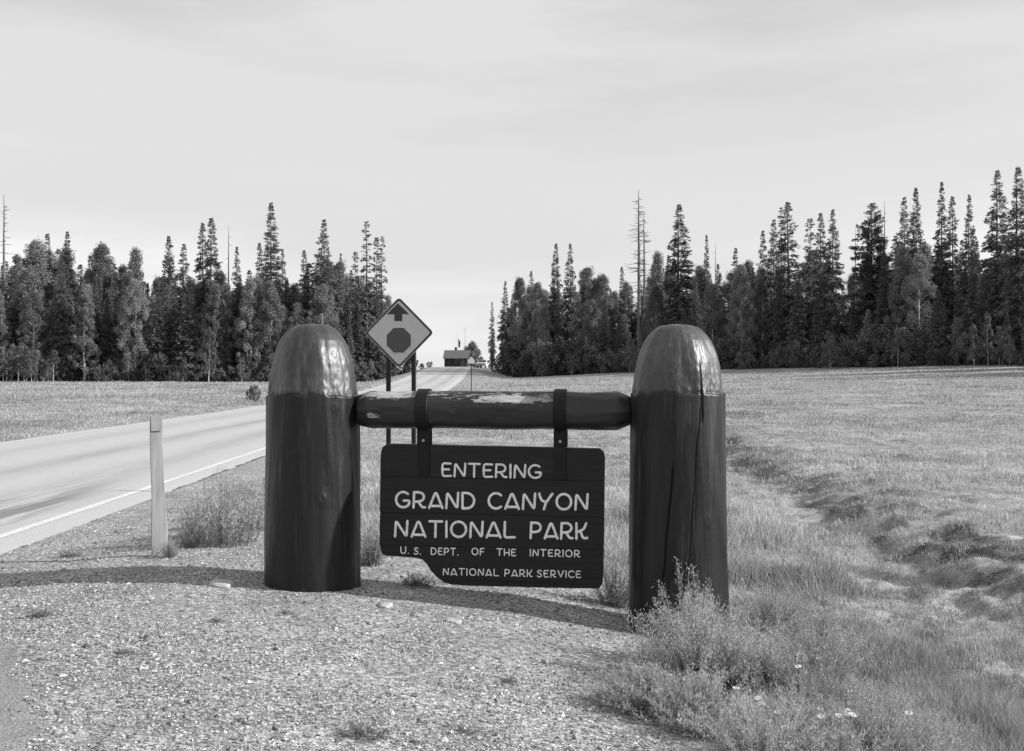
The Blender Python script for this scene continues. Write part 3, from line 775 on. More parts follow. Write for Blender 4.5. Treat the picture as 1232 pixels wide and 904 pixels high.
# crossbeam: peeled log with flaking paint
m, t, b = nodes('flaking_paint_on_beam')
n1 = noise_node(t, 6, 6, .6, (.3, 1, 1)); n2 = noise_node(t, 12, 7, .68, (.28, 1, 1.6)); n4 = noise_node(t, 40, 4, .6, (.2, 1, 1))
c0 = ramp(t, n1.outputs[0], [(0.3, .010), (0.7, .026)])
c1 = ramp(t, n4.outputs[0], [(0.3, .22), (0.7, .46)])
pe = attr(t, 'peel')
n5 = noise_node(t, 70, 5, .7, (.22, 1, 1)); pk = math_(t, 'ADD', math_(t, 'MULTIPLY_ADD', n5.outputs[0], .85, math_(t, 'MULTIPLY', n2.outputs[0], .45)), pe)
pm = ramp(t, pk, [(0.72, 0.0), (0.75, 1.0)])
colr = mix(t, pm.outputs[0], c0.outputs[0], c1.outputs[0]); t.links.new(colr, b.inputs['Base Color'])
ro = ramp(t, pm.outputs[0], [(0, .38), (1, .85)]); t.links.new(ro.outputs[0], b.inputs['Roughness'])
hh = math_(t, 'MULTIPLY_ADD', pm.outputs[0], -.6, n1.outputs[0]); bump(t, b, hh, .8, .015)
M_beam = m
TH = math.atan2(.34, 2.68)
BY = 8.49; sB = BY / F
x0, _ = at(431, 0, BY); x1, _ = at(757, 0, BY); zb = EYE - (493.5 - 452) * sB
LB = x1 - x0; nseg, nl = 72, 180
tX = np.linspace(0, 1, nl); aa = np.arange(nseg) / nseg * 2 * np.pi
AA, TX = np.meshgrid(aa, tX)
xx = x0 + LB * TX
e0 = np.clip((xx - x0) / .085, 0, 1); e1 = np.clip((x1 - xx) / .10, 0, 1)
rad = (23.4 * sB) * (1 - .16 * (1 - e0) ** 1.2 - .30 * (1 - e1) ** 1.1) + .012 * fbm(TX * 7, np.cos(AA) * 1.4 + np.sin(AA) * 2.1, 15, 4) + .006 * fbm(TX * 6, AA * 3.2 * (np.abs(AA - np.pi) < 3), 16, 3) - .006 * TX
yy_ = BY + rad * np.cos(AA); zz_ = zb - .004 * TX + rad * np.sin(AA)
pxx = 616 + (xx - 0) * F / BY
front = np.clip(-np.cos(AA), -1, 1); upz = np.sin(AA)
def blob(c, w, uc, uw): return np.exp(-((pxx - c) / w) ** 2) * np.exp(-((upz - uc) / uw) ** 2) * (front > -.3)
peel = -.13 + .36 * blob(615, 42, .62, .3) + .26 * blob(465, 34, .75, .3) + .33 * blob(452, 10, -.3, .22) + .20 * blob(510, 80, .85, .25) + .22 * blob(660, 15, .7, .2) + .12 * blob(548, 7, -.1, .3)
v = np.stack([(xx - (x0 + x1) / 2) / math.cos(TH), yy_ - BY, zz_], -1).reshape(-1, 3); ix = np.arange(nl * nseg).reshape(nl, nseg)
q = np.stack([ix[:-1], np.roll(ix[:-1], -1, 1), np.roll(ix[1:], -1, 1), ix[1:]], -1).reshape(-1, 4)
caps = [np.array([list(ix[0][::-1])]), np.array([list(ix[-1])])]
bo = link('crossbeam', mesh_np('crossbeam', v, [q] + caps, M_beam, True, {'peel': peel.ravel()}), gate)
xm = (x0 + x1) / 2
bo.location = Vector((xm, BY, 0)) - gate.location; bo.rotation_euler = (0, 0, -TH)

# ------------------------------------------------------------------ hanging sign
M_board = simple('dark_brown_sign_boards', .003, .012, .5, 14, .5, .006, (.12, 1, 2.6), .35)
M_letter = simple('cream_sign_lettering', .62, .90, .6, 45, .2, .004)
M_iron = simple('black_iron', .003, .010, .6, 12, .3, .004, None, .3)
M_steel = simple('worn_bolt_steel', .25, .4, .4, 30)
SY = 8.45; sS = SY / F       # front face of the board
hx, hz = at(592, 534, SY)
hang = thing('hanging_sign', 'dark wooden park entrance board with cream routed lettering hung from the log crossbeam', 'sign', (hx, SY, hz), -TH)
def loc_px(px, py):      # where the view ray through a photo point meets the board's plane
    k = (px - 616) / F; u = (k * SY - hx) / (math.cos(TH) + k * math.sin(TH)); d = SY - u * math.sin(TH)
    return u, EYE - (py - 452) * d / F - hz
left_edge = [(456.5, 655), (457, 600), (457.5, 560), (458, 546), (460, 538), (466, 534.5)]
right_edge = [(721, 540), (726, 544), (727.5, 552), (727, 580), (726.5, 640), (725.5, 690), (724.5, 703), (721, 707.5)]
bottom = [(716, 708.5), (660, 707.5), (600, 706), (560, 705), (543, 703.5), (535, 701.5), (527, 696), (519, 688), (513, 678.5), (508, 673.5), (500, 671.5), (480, 670), (464, 669), (459, 666)]
outline = left_edge + [(500, 534.8), (560, 536.5), (640, 538)] + right_edge + bottom
# split in planks along slightly sloping seams, each plank a bevelled slab of the one board
def clip(poly, a, bb, c, keep):      # keep a*x+b*y+c <= 0 (keep=-1) or >= 0
    res = []
    for i in range(len(poly)):
        p, q = poly[i], poly[(i + 1) % len(poly)]
        dp = (a * p[0] + bb * p[1] + c) * keep; dq = (a * q[0] + bb * q[1] + c) * keep
        if dp >= 0: res.append(p)
        if dp * dq < 0:
            tt = dp / (dp - dq); res.append((p[0] + (q[0] - p[0]) * tt, p[1] + (q[1] - p[1]) * tt))
    return res
bm_ = MB()
seams = [None, 573.5, 617, 656, None]
for k in range(4):
    poly = outline
    if seams[k]: poly = clip(poly, -.021, 1, -(seams[k] + .12 - .021 * 458), 1)
    if seams[k + 1]: poly = clip(poly, -.021, 1, -(seams[k + 1] - .12 - .021 * 458), -1)
    bm_.prism([loc_px(*p) for p in poly], (0, .001, 0, .001)[k], .085)
bd = bevel(link('board', bm_.mesh('board', M_board), hang), .003, 2, 35)

def arc(cx, cy, rx, ry, a0, a1, n=14):
    return [(cx + rx * math.cos(R(a0 + (a1 - a0) * i / n)), cy + ry * math.sin(R(a0 + (a1 - a0) * i / n))) for i in range(n + 1)]
FONT = {
    'A': (.84, [[(0, 0), (.36, .93), (.42, 1), (.48, .93), (.84, 0)], [(.05, .12), (.79, .12)]]),
    'C': (.78, [arc(.46, .5, .46, .5, 48, 312, 20)]),
    'D': (.78, [[(.02, 0), (.02, 1)], [(.02, 1)] + arc(.26, .5, .50, .5, 90, -90, 16) + [(.02, 0)]]),
    'E': (.62, [[(.6, .98), (.12, 1), (.03, .93), (.0, .5), (.03, .06), (.12, 0), (.62, .03)], [(0, .52), (.48, .53)]]),
    'F': (.6, [[(.6, 1), (.05, .98), (.02, .9), (0, 0)], [(.02, .5), (.46, .5)]]),
    'G': (.86, [arc(.46, .5, .46, .5, 50, 330, 20) + [(.86, .44), (.5, .44)]]),
    'H': (.7, [[(0, 0), (0, 1)], [(.7, 0), (.7, 1)], [(0, .42), (.7, .42)]]),
    'I': (.04, [[(.02, 0), (.02, 1)]]),
    'K': (.7, [[(.02, 0), (.02, 1)], [(.66, 1), (.5, .62), (.06, .42)], [(.28, .48), (.40, .12), (.52, .02), (.72, .06)]]),
    'L': (.6, [[(.02, 1), (0, .08), (.08, 0), (.62, .02)]]),
    'N': (.76, [[(0, 0), (.05, .97), (.1, .96), (.66, .04), (.71, .03), (.76, 1)]]),
    'O': (.92, [arc(.46, .5, .46, .5, 90, 450, 26)]),
    'P': (.68, [[(.0, 0), (.04, 1)], [(.04, .98), (.3, 1)] + arc(.34, .70, .34, .30, 90, -90, 12) + [(.05, .38)]]),
    'R': (.74, [[(.0, 0), (.04, 1)], [(.04, .98), (.3, 1)] + arc(.34, .70, .34, .30, 90, -90, 12) + [(.1, .38)], [(.32, .38), (.5, .1), (.6, .01), (.74, .03)]]),
    'S': (.64, [[(.6, .86), (.48, .98), (.3, 1), (.1, .93), (.04, .76), (.12, .6), (.32, .52), (.54, .42), (.62, .25), (.54, .07), (.32, 0), (.1, .03), (0, .14)]]),
    'T': (.76, [[(0, 1), (.76, 1)], [(.38, 1), (.36, 0)]]),
    'U': (.7, [[(0, 1), (0, .34)] + arc(.35, .34, .35, .34, 180, 360, 12) + [(.7, 1)]]),
    'V': (.78, [[(0, 1), (.36, .03), (.4, .03), (.78, 1)]]),
    'Y': (.82, [[(0, 1), (.04, .8), (.16, .56), (.36, .48)], [(.82, 1), (.42, .42), (.3, .0)]]),
    '.': (.04, [[(.02, .0), (.03, .03)]]),
}
def stroke(mb, pts, w, y0, h):
    """rounded raised stroke lying on the board (x,z plane, towards -y)"""
    P = np.array(pts, float)
    # resample + round corners
    seg = np.linalg.norm(np.diff(P, axis=0), axis=1); L = np.concatenate([[0], np.cumsum(seg)])
    n = max(4, int(L[-1] / (w * .45)) + 1)
    s = np.linspace(0, L[-1], n); Q = np.stack([np.interp(s, L, P[:, 0]), np.interp(s, L, P[:, 1])], -1)
    if n > 6:
        Q[1:-1] = Q[1:-1] * .5 + (Q[:-2] + Q[2:]) * .25
    tan = np.gradient(Q, axis=0); tan /= np.linalg.norm(tan, axis=1)[:, None] + 1e-9
    nor = np.stack([-tan[:, 1], tan[:, 0]], -1)
    # round caps
    capk = [(-.5, .28), (-.42, .36)]
    Qx = [Q[0] - tan[0] * w * .48, Q[0] - tan[0] * w * .32] + list(Q) + [Q[-1] + tan[-1] * w * .32, Q[-1] + tan[-1] * w * .48]
    Nx = [nor[0], nor[0]] + list(nor) + [nor[-1], nor[-1]]
    W = [.22, .38] + [.5] * len(Q) + [.38, .22]
    V = []
    for q, nn_, ww in zip(Qx, Nx, W):
        for o_, hh_ in ((-1, 0), (-.8, .8), (0, 1.0), (.8, .8), (1, 0)):
            p = q + nn_ * o_ * ww * w
            V.append((p[0], y0 - hh_ * h * min(1, ww * 2.2), p[1]))
    k = len(Qx); fs = []
    for i in range(k - 1):
        for j in range(4):
            fs.append((i * 5 + j, i * 5 + j + 1, i * 5 + 6 + j, i * 5 + 5 + j))
    fs.append((0, 1, 2, 3, 4)); fs.append(tuple((k - 1) * 5 + j for j in (4, 3, 2, 1, 0)))
    mb.add(V, fs)
def word(mb, txt, px0, px1, base0, base1, hpx, wpx, gap=.24):
    ws = [FONT[c][0] for c in txt]
    tot = sum(ws) + gap * (len(txt) - 1)
    k = (px1 - px0) / tot; x = 0
    r = random.Random(txt)
    for c, w in zip(txt, ws):
        for st in FONT[c][1]:
            pts = []
            jx = r.uniform(-.01, .01)
            for (u, vv) in st:
                px = px0 + (x + u + jx) * k
                by = base0 + (base1 - base0) * (px - px0) / (px1 - px0)
                pts.append(loc_px(px, by - vv * hpx))
            stroke(mb, pts, wpx * sS, -.003, .005)
        x += w + gap
lines = [
    ([('ENTERING', 532, 651, 573, 575.5, 15.5, 2.7)], 'ENTERING'),
    ([('GRAND', 476.5, 571, 610.5, 612, 18.5, 3.1), ('CANYON', 588, 707, 612, 613.5, 18.5, 3.1)], 'GRAND CANYON'),
    ([('NATIONAL', 475.5, 619, 645.5, 647, 18.5, 3.1), ('PARK', 638.5, 706, 647.5, 648.5, 18.5, 3.1)], 'NATIONAL PARK'),
    ([('U.', 482.5, 491.5, 666, 666, 7.9, 1.5), ('S.', 498.5, 506, 667, 667, 7.8, 1.5), ('DEPT.', 519, 551, 667.2, 668, 7.9, 1.5), ('OF', 568, 582.5, 667.5, 668, 7.9, 1.5),
      ('THE', 598, 620.5, 668.2, 669, 7.9, 1.5), ('INTERIOR', 638, 697.5, 669, 670.3, 7.9, 1.5)], 'U. S. DEPT. OF THE INTERIOR'),
    ([('NATIONAL', 533.5, 599.5, 691.8, 693, 7.9, 1.5), ('PARK', 607.5, 640, 693.2, 694, 7.9, 1.5), ('SERVICE', 646.5, 698.5, 694.2, 695.2, 7.9, 1.5)], 'NATIONAL PARK SERVICE'),
]
for ws_, txt in lines:
    for w in ws_:
        mb = MB(); word(mb, *w, gap=.36 if w[5] < 12 else .26)
        o = link('lettering', mb.mesh('lettering', M_letter, True), bd); o['label'] = 'raised cream word reading ' + w[0]
# hangers
for cx, wpx in ((509.5, 15), (674, 14.5)):
    hb_ = MB()
    lx, _ = loc_px(cx, 0); w = wpx * sS
    rl = 23.6 * sB + .012
    zc_ = zb - hz; yc = BY - SY
    # strap wrapped around the beam
    ring = [(yc + rl * math.cos(a), zc_ + rl * math.sin(a)) for a in np.linspace(0, 2 * math.pi, 33)]
    V, fs = [], []
    for (yy, zz) in ring:
        ny_, nz_ = (yy - yc) / rl, (zz - zc_) / rl
        for dx, rr_ in ((-w / 2, 0), (w / 2, 0), (w / 2, -.016), (-w / 2, -.016)):
            V.append((lx + dx, yy + ny_ * rr_, zz + nz_ * rr_))
    for i in range(32):
        for j in range(4):
            k = (j + 1) % 4
            fs.append((i * 4 + j, i * 4 + k, i * 4 + 4 + k, i * 4 + 4 + j))
    hb_.add(V, fs)
    zt = zc_ - rl
    zlow = loc_px(0, 530)[1]
    for dy in (-.03, .03):      # clevis plates below the beam
        hb_.box((lx, yc + dy, (zt + zlow) / 2 - .004), (w * 1.12, .012, zt - zlow + .03))
    hb_.box((lx + w * .1, yc, zlow + .012), (w * .5, .046, .05))
    so = link('hanger_strap', hb_.mesh('hanger_strap', M_iron), hang); bevel(so, .003, 1)
    pl = MB()
    pz0 = loc_px(0, 532)[1]; pz1 = loc_px(0, 567 if cx < 600 else 570)[1]
    pl.box((lx + w * .03, -.007, (pz0 + pz1) / 2), (w * .92, .011, pz0 - pz1))
    bevel(link('mounting_plate', pl.mesh('mounting_plate', M_iron), so), .002, 1)
    nb_ = MB(); nb_.tube([(lx, yc - .052, zlow + .022), (lx, yc + .05, zlow + .022)], .011, 8)
    link('bolt', nb_.mesh('bolt', M_steel), so)

# ------------------------------------------------------------------ stop-ahead sign
M_syel = simple('faded_warning_sign_face', .46, .52, .45, 5)
M_sblk = simple('black_sign_paint', .02, .03, .5, 5)
M_sred = simple('stop_symbol_paint', .06, .065, .5, 5)
M_swht = simple('white_sign_paint', .6, .68, .5, 5)
M_swood = simple('dark_wooden_sign_post', .008, .02, .8, 10, .3, .01, (1, 1, .2))
DS = 15.5; sD = DS / F
cx, cz = at(480, 400.5, DS)
zg = gz(cx, DS)
ss = thing('stop_ahead_sign', 'diamond warning sign with up arrow over dark octagon, on two posts by the road', 'road sign', (cx, DS, zg), R(-9))
zc0 = cz - zg
def dia(r, rc, n=5):
    pts = []
    for k in range(4):
        a = 90 - k * 90; c = (math.cos(R(a)) * (r - rc * 1.414), math.sin(R(a)) * (r - rc * 1.414))
        pts += [(c[0] + rc * math.cos(R(a + 45 - 90 * i / n)), c[1] + zc0 + rc * math.sin(R(a + 45 - 90 * i / n))) for i in range(n + 1)]
    return pts
HD = 43.0 * sD
mb = MB(); mb.prism(dia(HD, .05), 0, .006); face = link('sign_plate', mb.mesh('sign_plate', M_syel), ss)
# border: ring just inside the edge
o_, i_ = dia(HD - .009, .04), dia(HD - .042, .03); n = len(o_)
V = [(x, -.004, z) for x, z in o_] + [(x, -.004, z) for x, z in i_]
mb = MB(); mb.add(V, [(k, (k + 1) % n, n + (k + 1) % n, n + k) for k in range(n)]); link('border', mb.mesh('border', M_sblk), face)
def px_l(px, py): x, z = at(px, py, DS); return x - cx, z - zg
arrow = [px_l(*p) for p in ((478.6, 365), (492.5, 378.2), (484, 378.2), (484, 386.4), (474.4, 386.4), (474.4, 378.2), (465, 378.4))]
mb = MB(); mb.prism(arrow, -.004, -.001); link('arrow', mb.mesh('arrow', M_sblk), face)
oc, oz = px_l(479.8, 409.5)
octg = lambda r: [(oc + r * math.cos(R(22.5 + 45 * k)), oz + r * math.sin(R(22.5 + 45 * k))) for k in range(8)]
mb = MB(); mb.prism(octg(17.0 * sD), -.004, -.001); oo = link('octagon_outline', mb.mesh('octagon_outline', M_swht), face)
mb = MB(); mb.prism(octg(16.2 * sD), -.008, -.005); link('octagon', mb.mesh('octagon', M_sred), face)
for px, top in ((466, 420), (497.5, 408)):
    x, z = px_l(px, top); mb = MB()
    mb.box((x, .04, (z - .4) / 2), (.055, .055, z + .4), ch=.006); link('post', mb.mesh('post', M_swood), ss)
mb = MB(); mb.box((px_l(482, 0)[0], .0085, px_l(0, 414)[1]), (.5, .004, .05)); link('bracket', mb.mesh('bracket', M_swood), ss); mb = MB(); mb.box((px_l(482, 0)[0], .0085, px_l(0, 425)[1]), (.4, .004, .04)); link('bracket', mb.mesh('bracket', M_swood), ss)

# ------------------------------------------------------------------ roadside marker
M_mark = simple('weathered_pale_marker', .22, .36, .7, 9, .2, .005, (3, 3, .3))
M_refl = simple('marker_band', .24, .33, .6, 6)
DM = 9.75; mx, _ = at(192, 0, DM); mzg = gz(mx, DM); sM = DM / F
mk = thing('roadside_marker', 'pale upright roadside marker stake on the gravel shoulder left of the log post', 'marker', (mx, DM, mzg - .02), R(12)); mk.rotation_euler = (0, R(-1.2), R(24))
hM = (EYE - (501 - 452) * sM) - mzg + .02
pr_ = []
n = 14
V, fs = [], []
for k, z in enumerate(np.linspace(-.3, hM, 26)):
    w = np.interp(z, [-.3, .25, .55, hM - .03, hM], [.062, .066, .052, .051, .047])
    for x, y in ((-1, .2), (-1, -.08), (-.93, -.16), (.93, -.16), (1, -.08), (1, .2), (.3, .2), (-.3, .2)):
        V.append((x * w + .004 * math.sin(z * 5), y * w * 1.1 + .012 * math.sin(z * 2.1), z))
for k in range(25):
    for i in range(8):
        j = (i + 1) % 8; fs.append((k * 8 + i, k * 8 + j, k * 8 + 8 + j, k * 8 + 8 + i))
fs.append(tuple(range(8))); fs.append(tuple(25 * 8 + i for i in range(8)))
mb = MB(); mb.add(V, fs); link('stake', mb.mesh('stake', M_mark), mk)
mb = MB(); zt = hM - .065; yo = .012 * math.sin(zt * 2.1) - .0195
mb.box((.004 * math.sin(zt * 5), yo, zt), (.088, .004, .115)); link('reflector', mb.mesh('reflector', M_refl), mk)

# ------------------------------------------------------------------ entrance cabin, car, masts on the rise
M_logw = simple('dark_log_wall', .02, .05, .8, 3, .5, .05, (.2, .2, 4))
M_roof = simple('pale_shingle_roof', .07, .14, .8, 5, .4, .03, (1, 1, 5))
M_glass = simple('dark_window_glass', .02, .03, .15, 2)
M_trim = simple('brown_trim', .04, .06, .7, 4)
DK = 226; sK = DK / F
kx, _ = at(549.5, 0, DK); kz = float(road_z(DK)) + .02
kb = thing('entrance_cabin', 'small dark log entrance cabin with a pale gabled roof at the crest of the road', 'cabin', (kx, DK, kz), R(-4))
wz = EYE + (452 - 429) * sK - kz; rz2 = EYE + (452 - 421.5) * sK - kz
W, DP = 25.5 * sK, 3.6
mb = MB(); mb.box((0, 0, wz / 2), (W, DP, wz))
mb.prism([(-DP / 2, 0), (DP / 2, 0), (0, rz2 - wz - .12)], 0, 1)
v_ = mb.v.pop(); mb.n -= len(v_); fsn = mb.f; 
mb2 = MB(); mb2.box((0, 0, wz / 2), (W, DP, wz))
for sx in (-W / 2 + .06, W / 2 - .06):      # gable ends
    h_ = rz2 - wz - .1
    V = [(sx - .05, -DP / 2, wz), (sx - .05, DP / 2, wz), (sx - .05, 0, wz + h_), (sx + .05, -DP / 2, wz), (sx + .05, DP / 2, wz), (sx + .05, 0, wz + h_)]
    mb2.add(V, [(0, 1, 2), (3, 5, 4), (0, 3, 4, 1), (1, 4, 5, 2), (2, 5, 3, 0)])
for k in range(9):      # rounded log courses
    z = .14 + k * .28
    if z > wz - .05: break
    mb2.tube([(-W / 2 - .12, -DP / 2, z), (W / 2 + .12, -DP / 2, z)], .13, 8)
    mb2.tube([(-W / 2, -DP / 2 - .12, z + .1), (-W / 2, DP / 2 + .12, z + .1)], .13, 8); mb2.tube([(W / 2, -DP / 2 - .12, z + .1), (W / 2, DP / 2 + .12, z + .1)], .13, 8)
wall = link('wall', mb2.mesh('wall', M_logw), kb)
rf = MB()
for sy in (-1, 1):
    e = DP / 2 + .55; drop = (rz2 - wz) * .55 / (DP / 2)
    V = [(-W / 2 - .35, 0, rz2), (W / 2 + .55, 0, rz2), (W / 2 + .55, sy * e, wz - drop), (-W / 2 - .35, sy * e, wz - drop)]
    rf.add(V + [(x, y, z - .12) for x, y, z in V], [(0, 1, 2, 3), (7, 6, 5, 4), (0, 4, 5, 1), (1, 5, 6, 2), (2, 6, 7, 3), (3, 7, 4, 0)])
ro_ = link('roof', rf.mesh('roof', M_roof), kb)
mb = MB(); mb.box((-.2, .25, rz2 + .15), (.4, .4, .7)); mb.box((-.2, .25, rz2 + .53), (.5, .5, .07)); link('chimney', mb.mesh('chimney', M_logw), ro_)
for wx_ in (-1.35, .1):
    mb = MB(); fr_y = -DP / 2 - .15
    for dx in (-.42, .42): mb.box((wx_ + dx, fr_y, 1.25), (.08, .08, .78))
    for dz in (.84, 1.66): mb.box((wx_, fr_y, dz), (.92, .08, .08))
    wf2 = link('window', mb.mesh('window', M_trim), kb)
    mb = MB(); mb.box((wx_, fr_y + .01, 1.25), (.78, .03, .74)); link('pane', mb.mesh('pane', M_glass), wf2)
mb = MB(); mb.box((1.3, -DP / 2 - .15, .86), (.85, .06, 1.66)); dr = link('door', mb.mesh('door', M_trim), kb)
mb = MB(); mb.tube([(1.05, -DP / 2 - .24, 1.0), (1.05, -DP / 2 - .18, 1.0)], .03, 6); link('handle', mb.mesh('handle', M_steel), dr)

M_pole = simple('grey_metal_pole', .2, .3, .4, 3)
M_flag = simple('flag_cloth', .05, .22, .8, 1.2, 0, 0, (.3, .3, 5))
x, zt = at(551, 407, 229); z0 = gz(x, 229)
fp = thing('flagpole', 'flagpole with a limp flag behind the cabin roof', 'flagpole', (x, 229, z0))
mb = MB(); mb.tube([(0, 0, -.3), (0, 0, zt - z0)], [.05, .03], 8); mb.tube([(0, 0, zt - z0), (0, 0, zt - z0 + .1)], [.05, .05], 6); link('pole', mb.mesh('pole', M_pole), fp)
u = np.linspace(0, 1, 12); vv = np.linspace(0, 1, 12); U, VV = np.meshgrid(u, vv)
FX = .05 + .42 * U + .05 * np.sin(U * 9 + VV * 2); FY = .14 * np.sin(U * 11 + VV * 3); FZ = zt - z0 - .15 - 1.45 * VV - .5 * U ** 1.2
ii = np.arange(144).reshape(12, 12); qf = np.stack([ii[:-1, :-1], ii[:-1, 1:], ii[1:, 1:], ii[1:, :-1]], -1).reshape(-1, 4)
link('flag', mesh_np('flag', np.stack([FX - .5 * (U > 2), FY, FZ], -1), qf, M_flag, True), fp)
x, zt = at(559.5, 394, 230); z0 = gz(x, 230)
ms = thing('radio_mast', 'thin tall radio mast right of the flagpole behind the cabin', 'mast', (x, 230, z0))
mb = MB(); mb.tube([(0, 0, -.3), (0, 0, 3), (0, 0, zt - z0)], [.06, .05, .025], 6); link('pole', mb.mesh('pole', M_pole), ms)
mb = MB()
for z in (zt - z0 - .2, zt - z0 - .6): mb.tube([(-.35, 0, z), (.35, 0, z)], .012, 5)
link('aerial', mb.mesh('aerial', M_pole), ms)

# small sign on a thin post beside the road
M_back = simple('pale_sign_back', .5, .6, .5, 4)
D4 = 77; x, _ = at(567, 0, D4); z0 = gz(x, D4); sg = thing('small_road_sign', 'small pale sign on a thin post beside the road before the cabin', 'road sign', (x, D4, z0))
zc4 = EYE + (452 - 434) * D4 / F - z0
mb = MB(); mb.prism([(-.22, zc4 - .2), (.22, zc4 - .2), (.22, zc4 + .03), (.0, zc4 + .25), (-.22, zc4 + .03)], -.02, 0); link('sign_plate', mb.mesh('sign_plate', M_back), sg)
mb = MB(); mb.box((0, .03, (zc4 + .1 - .4) / 2), (.055, .05, zc4 + .5)); link('post', mb.mesh('post', M_swood), sg)

# parked car
M_car = simple('white_car_paint', .72, .78, .25, 2)
M_tyre = simple('black_rubber', .02, .03, .8, 6)
M_chrome = simple('chrome', .4, .5, .2, 6)
M_lamp = simple('lamp_glass', .35, .45, .2, 6)
x, _ = at(581.5, 0, 207); y = 207; z0 = gz(x, y)
car = thing('parked_car', 'white estate car parked by the trees right of the entrance cabin', 'car', (x, y, z0), R(-12))
def car_body(profile, y_half):      # profile: (length, z) side outline; nose towards -y
    V, fs = [], []
    n = len(profile)
    for sx, k in ((-1, .94), (-1, 1.0), (1, 1.0), (1, .94)):
        for (l, z) in profile:
            V.append((sx * y_half * (1 if abs(k) == 1 else 1) * (1.0 if z < 1.0 else .86) * (1 if k == 1.0 else .97), l, z if k == 1.0 else z))
    return V
prof = [(-2.3, .35), (-2.35, .6), (-2.2, .82), (-1.1, .92), (-.5, 1.4), (1.7, 1.45), (2.25, .95), (2.35, .6), (2.3, .35)]
mb = MB(); n = len(prof); V = []
for sx in (-1, 1):
    for l, z in prof: V.append((sx * .86 * (1 if z < 1.1 else .84), l, z))
mb.add(V, [tuple(range(n - 1, -1, -1)), tuple(range(n, 2 * n))] + [(i, (i + 1) % n, n + (i + 1) % n, n + i) for i in range(n)])
body = bevel(link('body', mb.mesh('body', M_car), car), .06, 3, 20)
mb = MB(); mb.add([(-.72, -1.02, .98), (.72, -1.02, .98), (.66, -.58, 1.35), (-.66, -.58, 1.35)], [(0, 1, 2, 3)])
w_ = mb.mesh('windscreen', M_glass); ws2 = link('windscreen', w_, car); sl = ws2.modifiers.new('solid', 'SOLIDIFY'); sl.thickness = .03; sl.offset = 1
for sx in (-1, 1):
    mb = MB(); mb.add([(sx * .845, -.85, .98), (sx * .845, 1.75, .98), (sx * .74, 1.45, 1.36), (sx * .74, -.48, 1.36)], [(0, 1, 2, 3)])
    s2 = link('side_window', mb.mesh('side_window', M_glass), car); sl = s2.modifiers.new('solid', 'SOLIDIFY'); sl.thickness = .03; sl.offset = 0
    for l in (-1.45, 1.4):
        mb = MB(); mb.tube([(sx * .64, l, .32), (sx * .86, l, .32)], .32, 18); wh = link('wheel', mb.mesh('wheel', M_tyre), car)
        mb = MB(); mb.tube([(sx * .83, l, .32), (sx * .872, l, .32)], .19, 14); link('rim', mb.mesh('rim', M_chrome), wh)
    mb = MB(); mb.box((sx * .62, -2.36, .68), (.3, .05, .15), ch=.01); link('headlight', mb.mesh('headlight', M_lamp), car)
mb = MB(); mb.box((0, -2.37, .42), (1.68, .12, .14), ch=.02); link('bumper', mb.mesh('bumper', M_chrome), car)
mb = MB(); mb.box((0, -2.345, .68), (.85, .04, .13)); link('grille', mb.mesh('grille', M_sblk), car)

# ------------------------------------------------------------------ gravel, rock
def scatter_px(n, px0, px1, d0, d1):
    """uniform over log depth and bearing: even cover as seen while walking up"""
    D = np.exp(rng.uniform(math.log(d0), math.log(d1), n)); X = rng.uniform(px0 - 616, px1 - 616, n) * D / F
    return X, D
m, t, b = nodes('gravel_stones')
t.links.new(attr(t, 'tone'), b.inputs['Base Color']); b.inputs['Roughness'].default_value = .9; b.inputs['Specular IOR Level'].default_value = .2
M_stone = m
X, D = scatter_px(170000, -80, 1000, 4.2, 14)
keep = (gravel_mask(X, D) > .5) & ((pave_mask(X, D) < .5) | (rng.random(len(X)) < .06)) & (X > road_c(D) + RH - .12)
patch = fbm(X / .7, D / .7, 81, 3)
sand = np.maximum(np.exp(-((X + 1.0) / .9) ** 2 - ((D - 8.0) / .55) ** 2), np.exp(-((X - .2) / .9) ** 2 - ((D - 7.4) / .5) ** 2))
keep &= rng.random(len(X)) < (.72 + 1.5 * patch) * (1 - .75 * sand)
X, D = X[keep], D[keep]; n = len(X); Z = terrain(X, D)
sz = .004 + .008 * rng.random(n) ** 3 + .016 * (rng.random(n) < .018) * rng.random(n)
octv = np.array([(1, 0, 0), (0, 1, 0), (-1, 0, 0), (0, -1, 0), (.1, .1, .8), (0, 0, -.6)], float)
v = octv[None] * (1 + rng.normal(0, .22, (n, 6, 1)))
ang = rng.uniform(0, 6.28, n); ca, sa = np.cos(ang), np.sin(ang)
asp = np.stack([rng.uniform(.8, 1.5, n), rng.uniform(.6, 1.0, n), rng.uniform(.5, .95, n)], -1)
v = v * asp[:, None] * sz[:, None, None]
v = np.stack([v[..., 0] * ca[:, None] - v[..., 1] * sa[:, None], v[..., 0] * sa[:, None] + v[..., 1] * ca[:, None], v[..., 2]], -1)
v = v + np.stack([X, D, Z + sz * .18], -1)[:, None]
of = np.array([(0, 1, 4), (1, 2, 4), (2, 3, 4), (3, 0, 4), (1, 0, 5), (2, 1, 5), (3, 2, 5), (0, 3, 5)])
f = (of[None] + 6 * np.arange(n)[:, None, None]).reshape(-1, 3)
tn = np.clip(np.where(rng.random(n) < .16, rng.uniform(.44, .68, n), rng.uniform(.09, .40, n)), .06, .8)
tag(link('gravel', mesh_np('gravel', v, f, M_stone, False, np.repeat(tn, 6))), 'loose pale gravel spread over the pull-out in front of the log gateway', 'gravel', kind='stuff')
M_rock = simple('pale_limestone_rock', .30, .50, .9, 25, .8, .03)
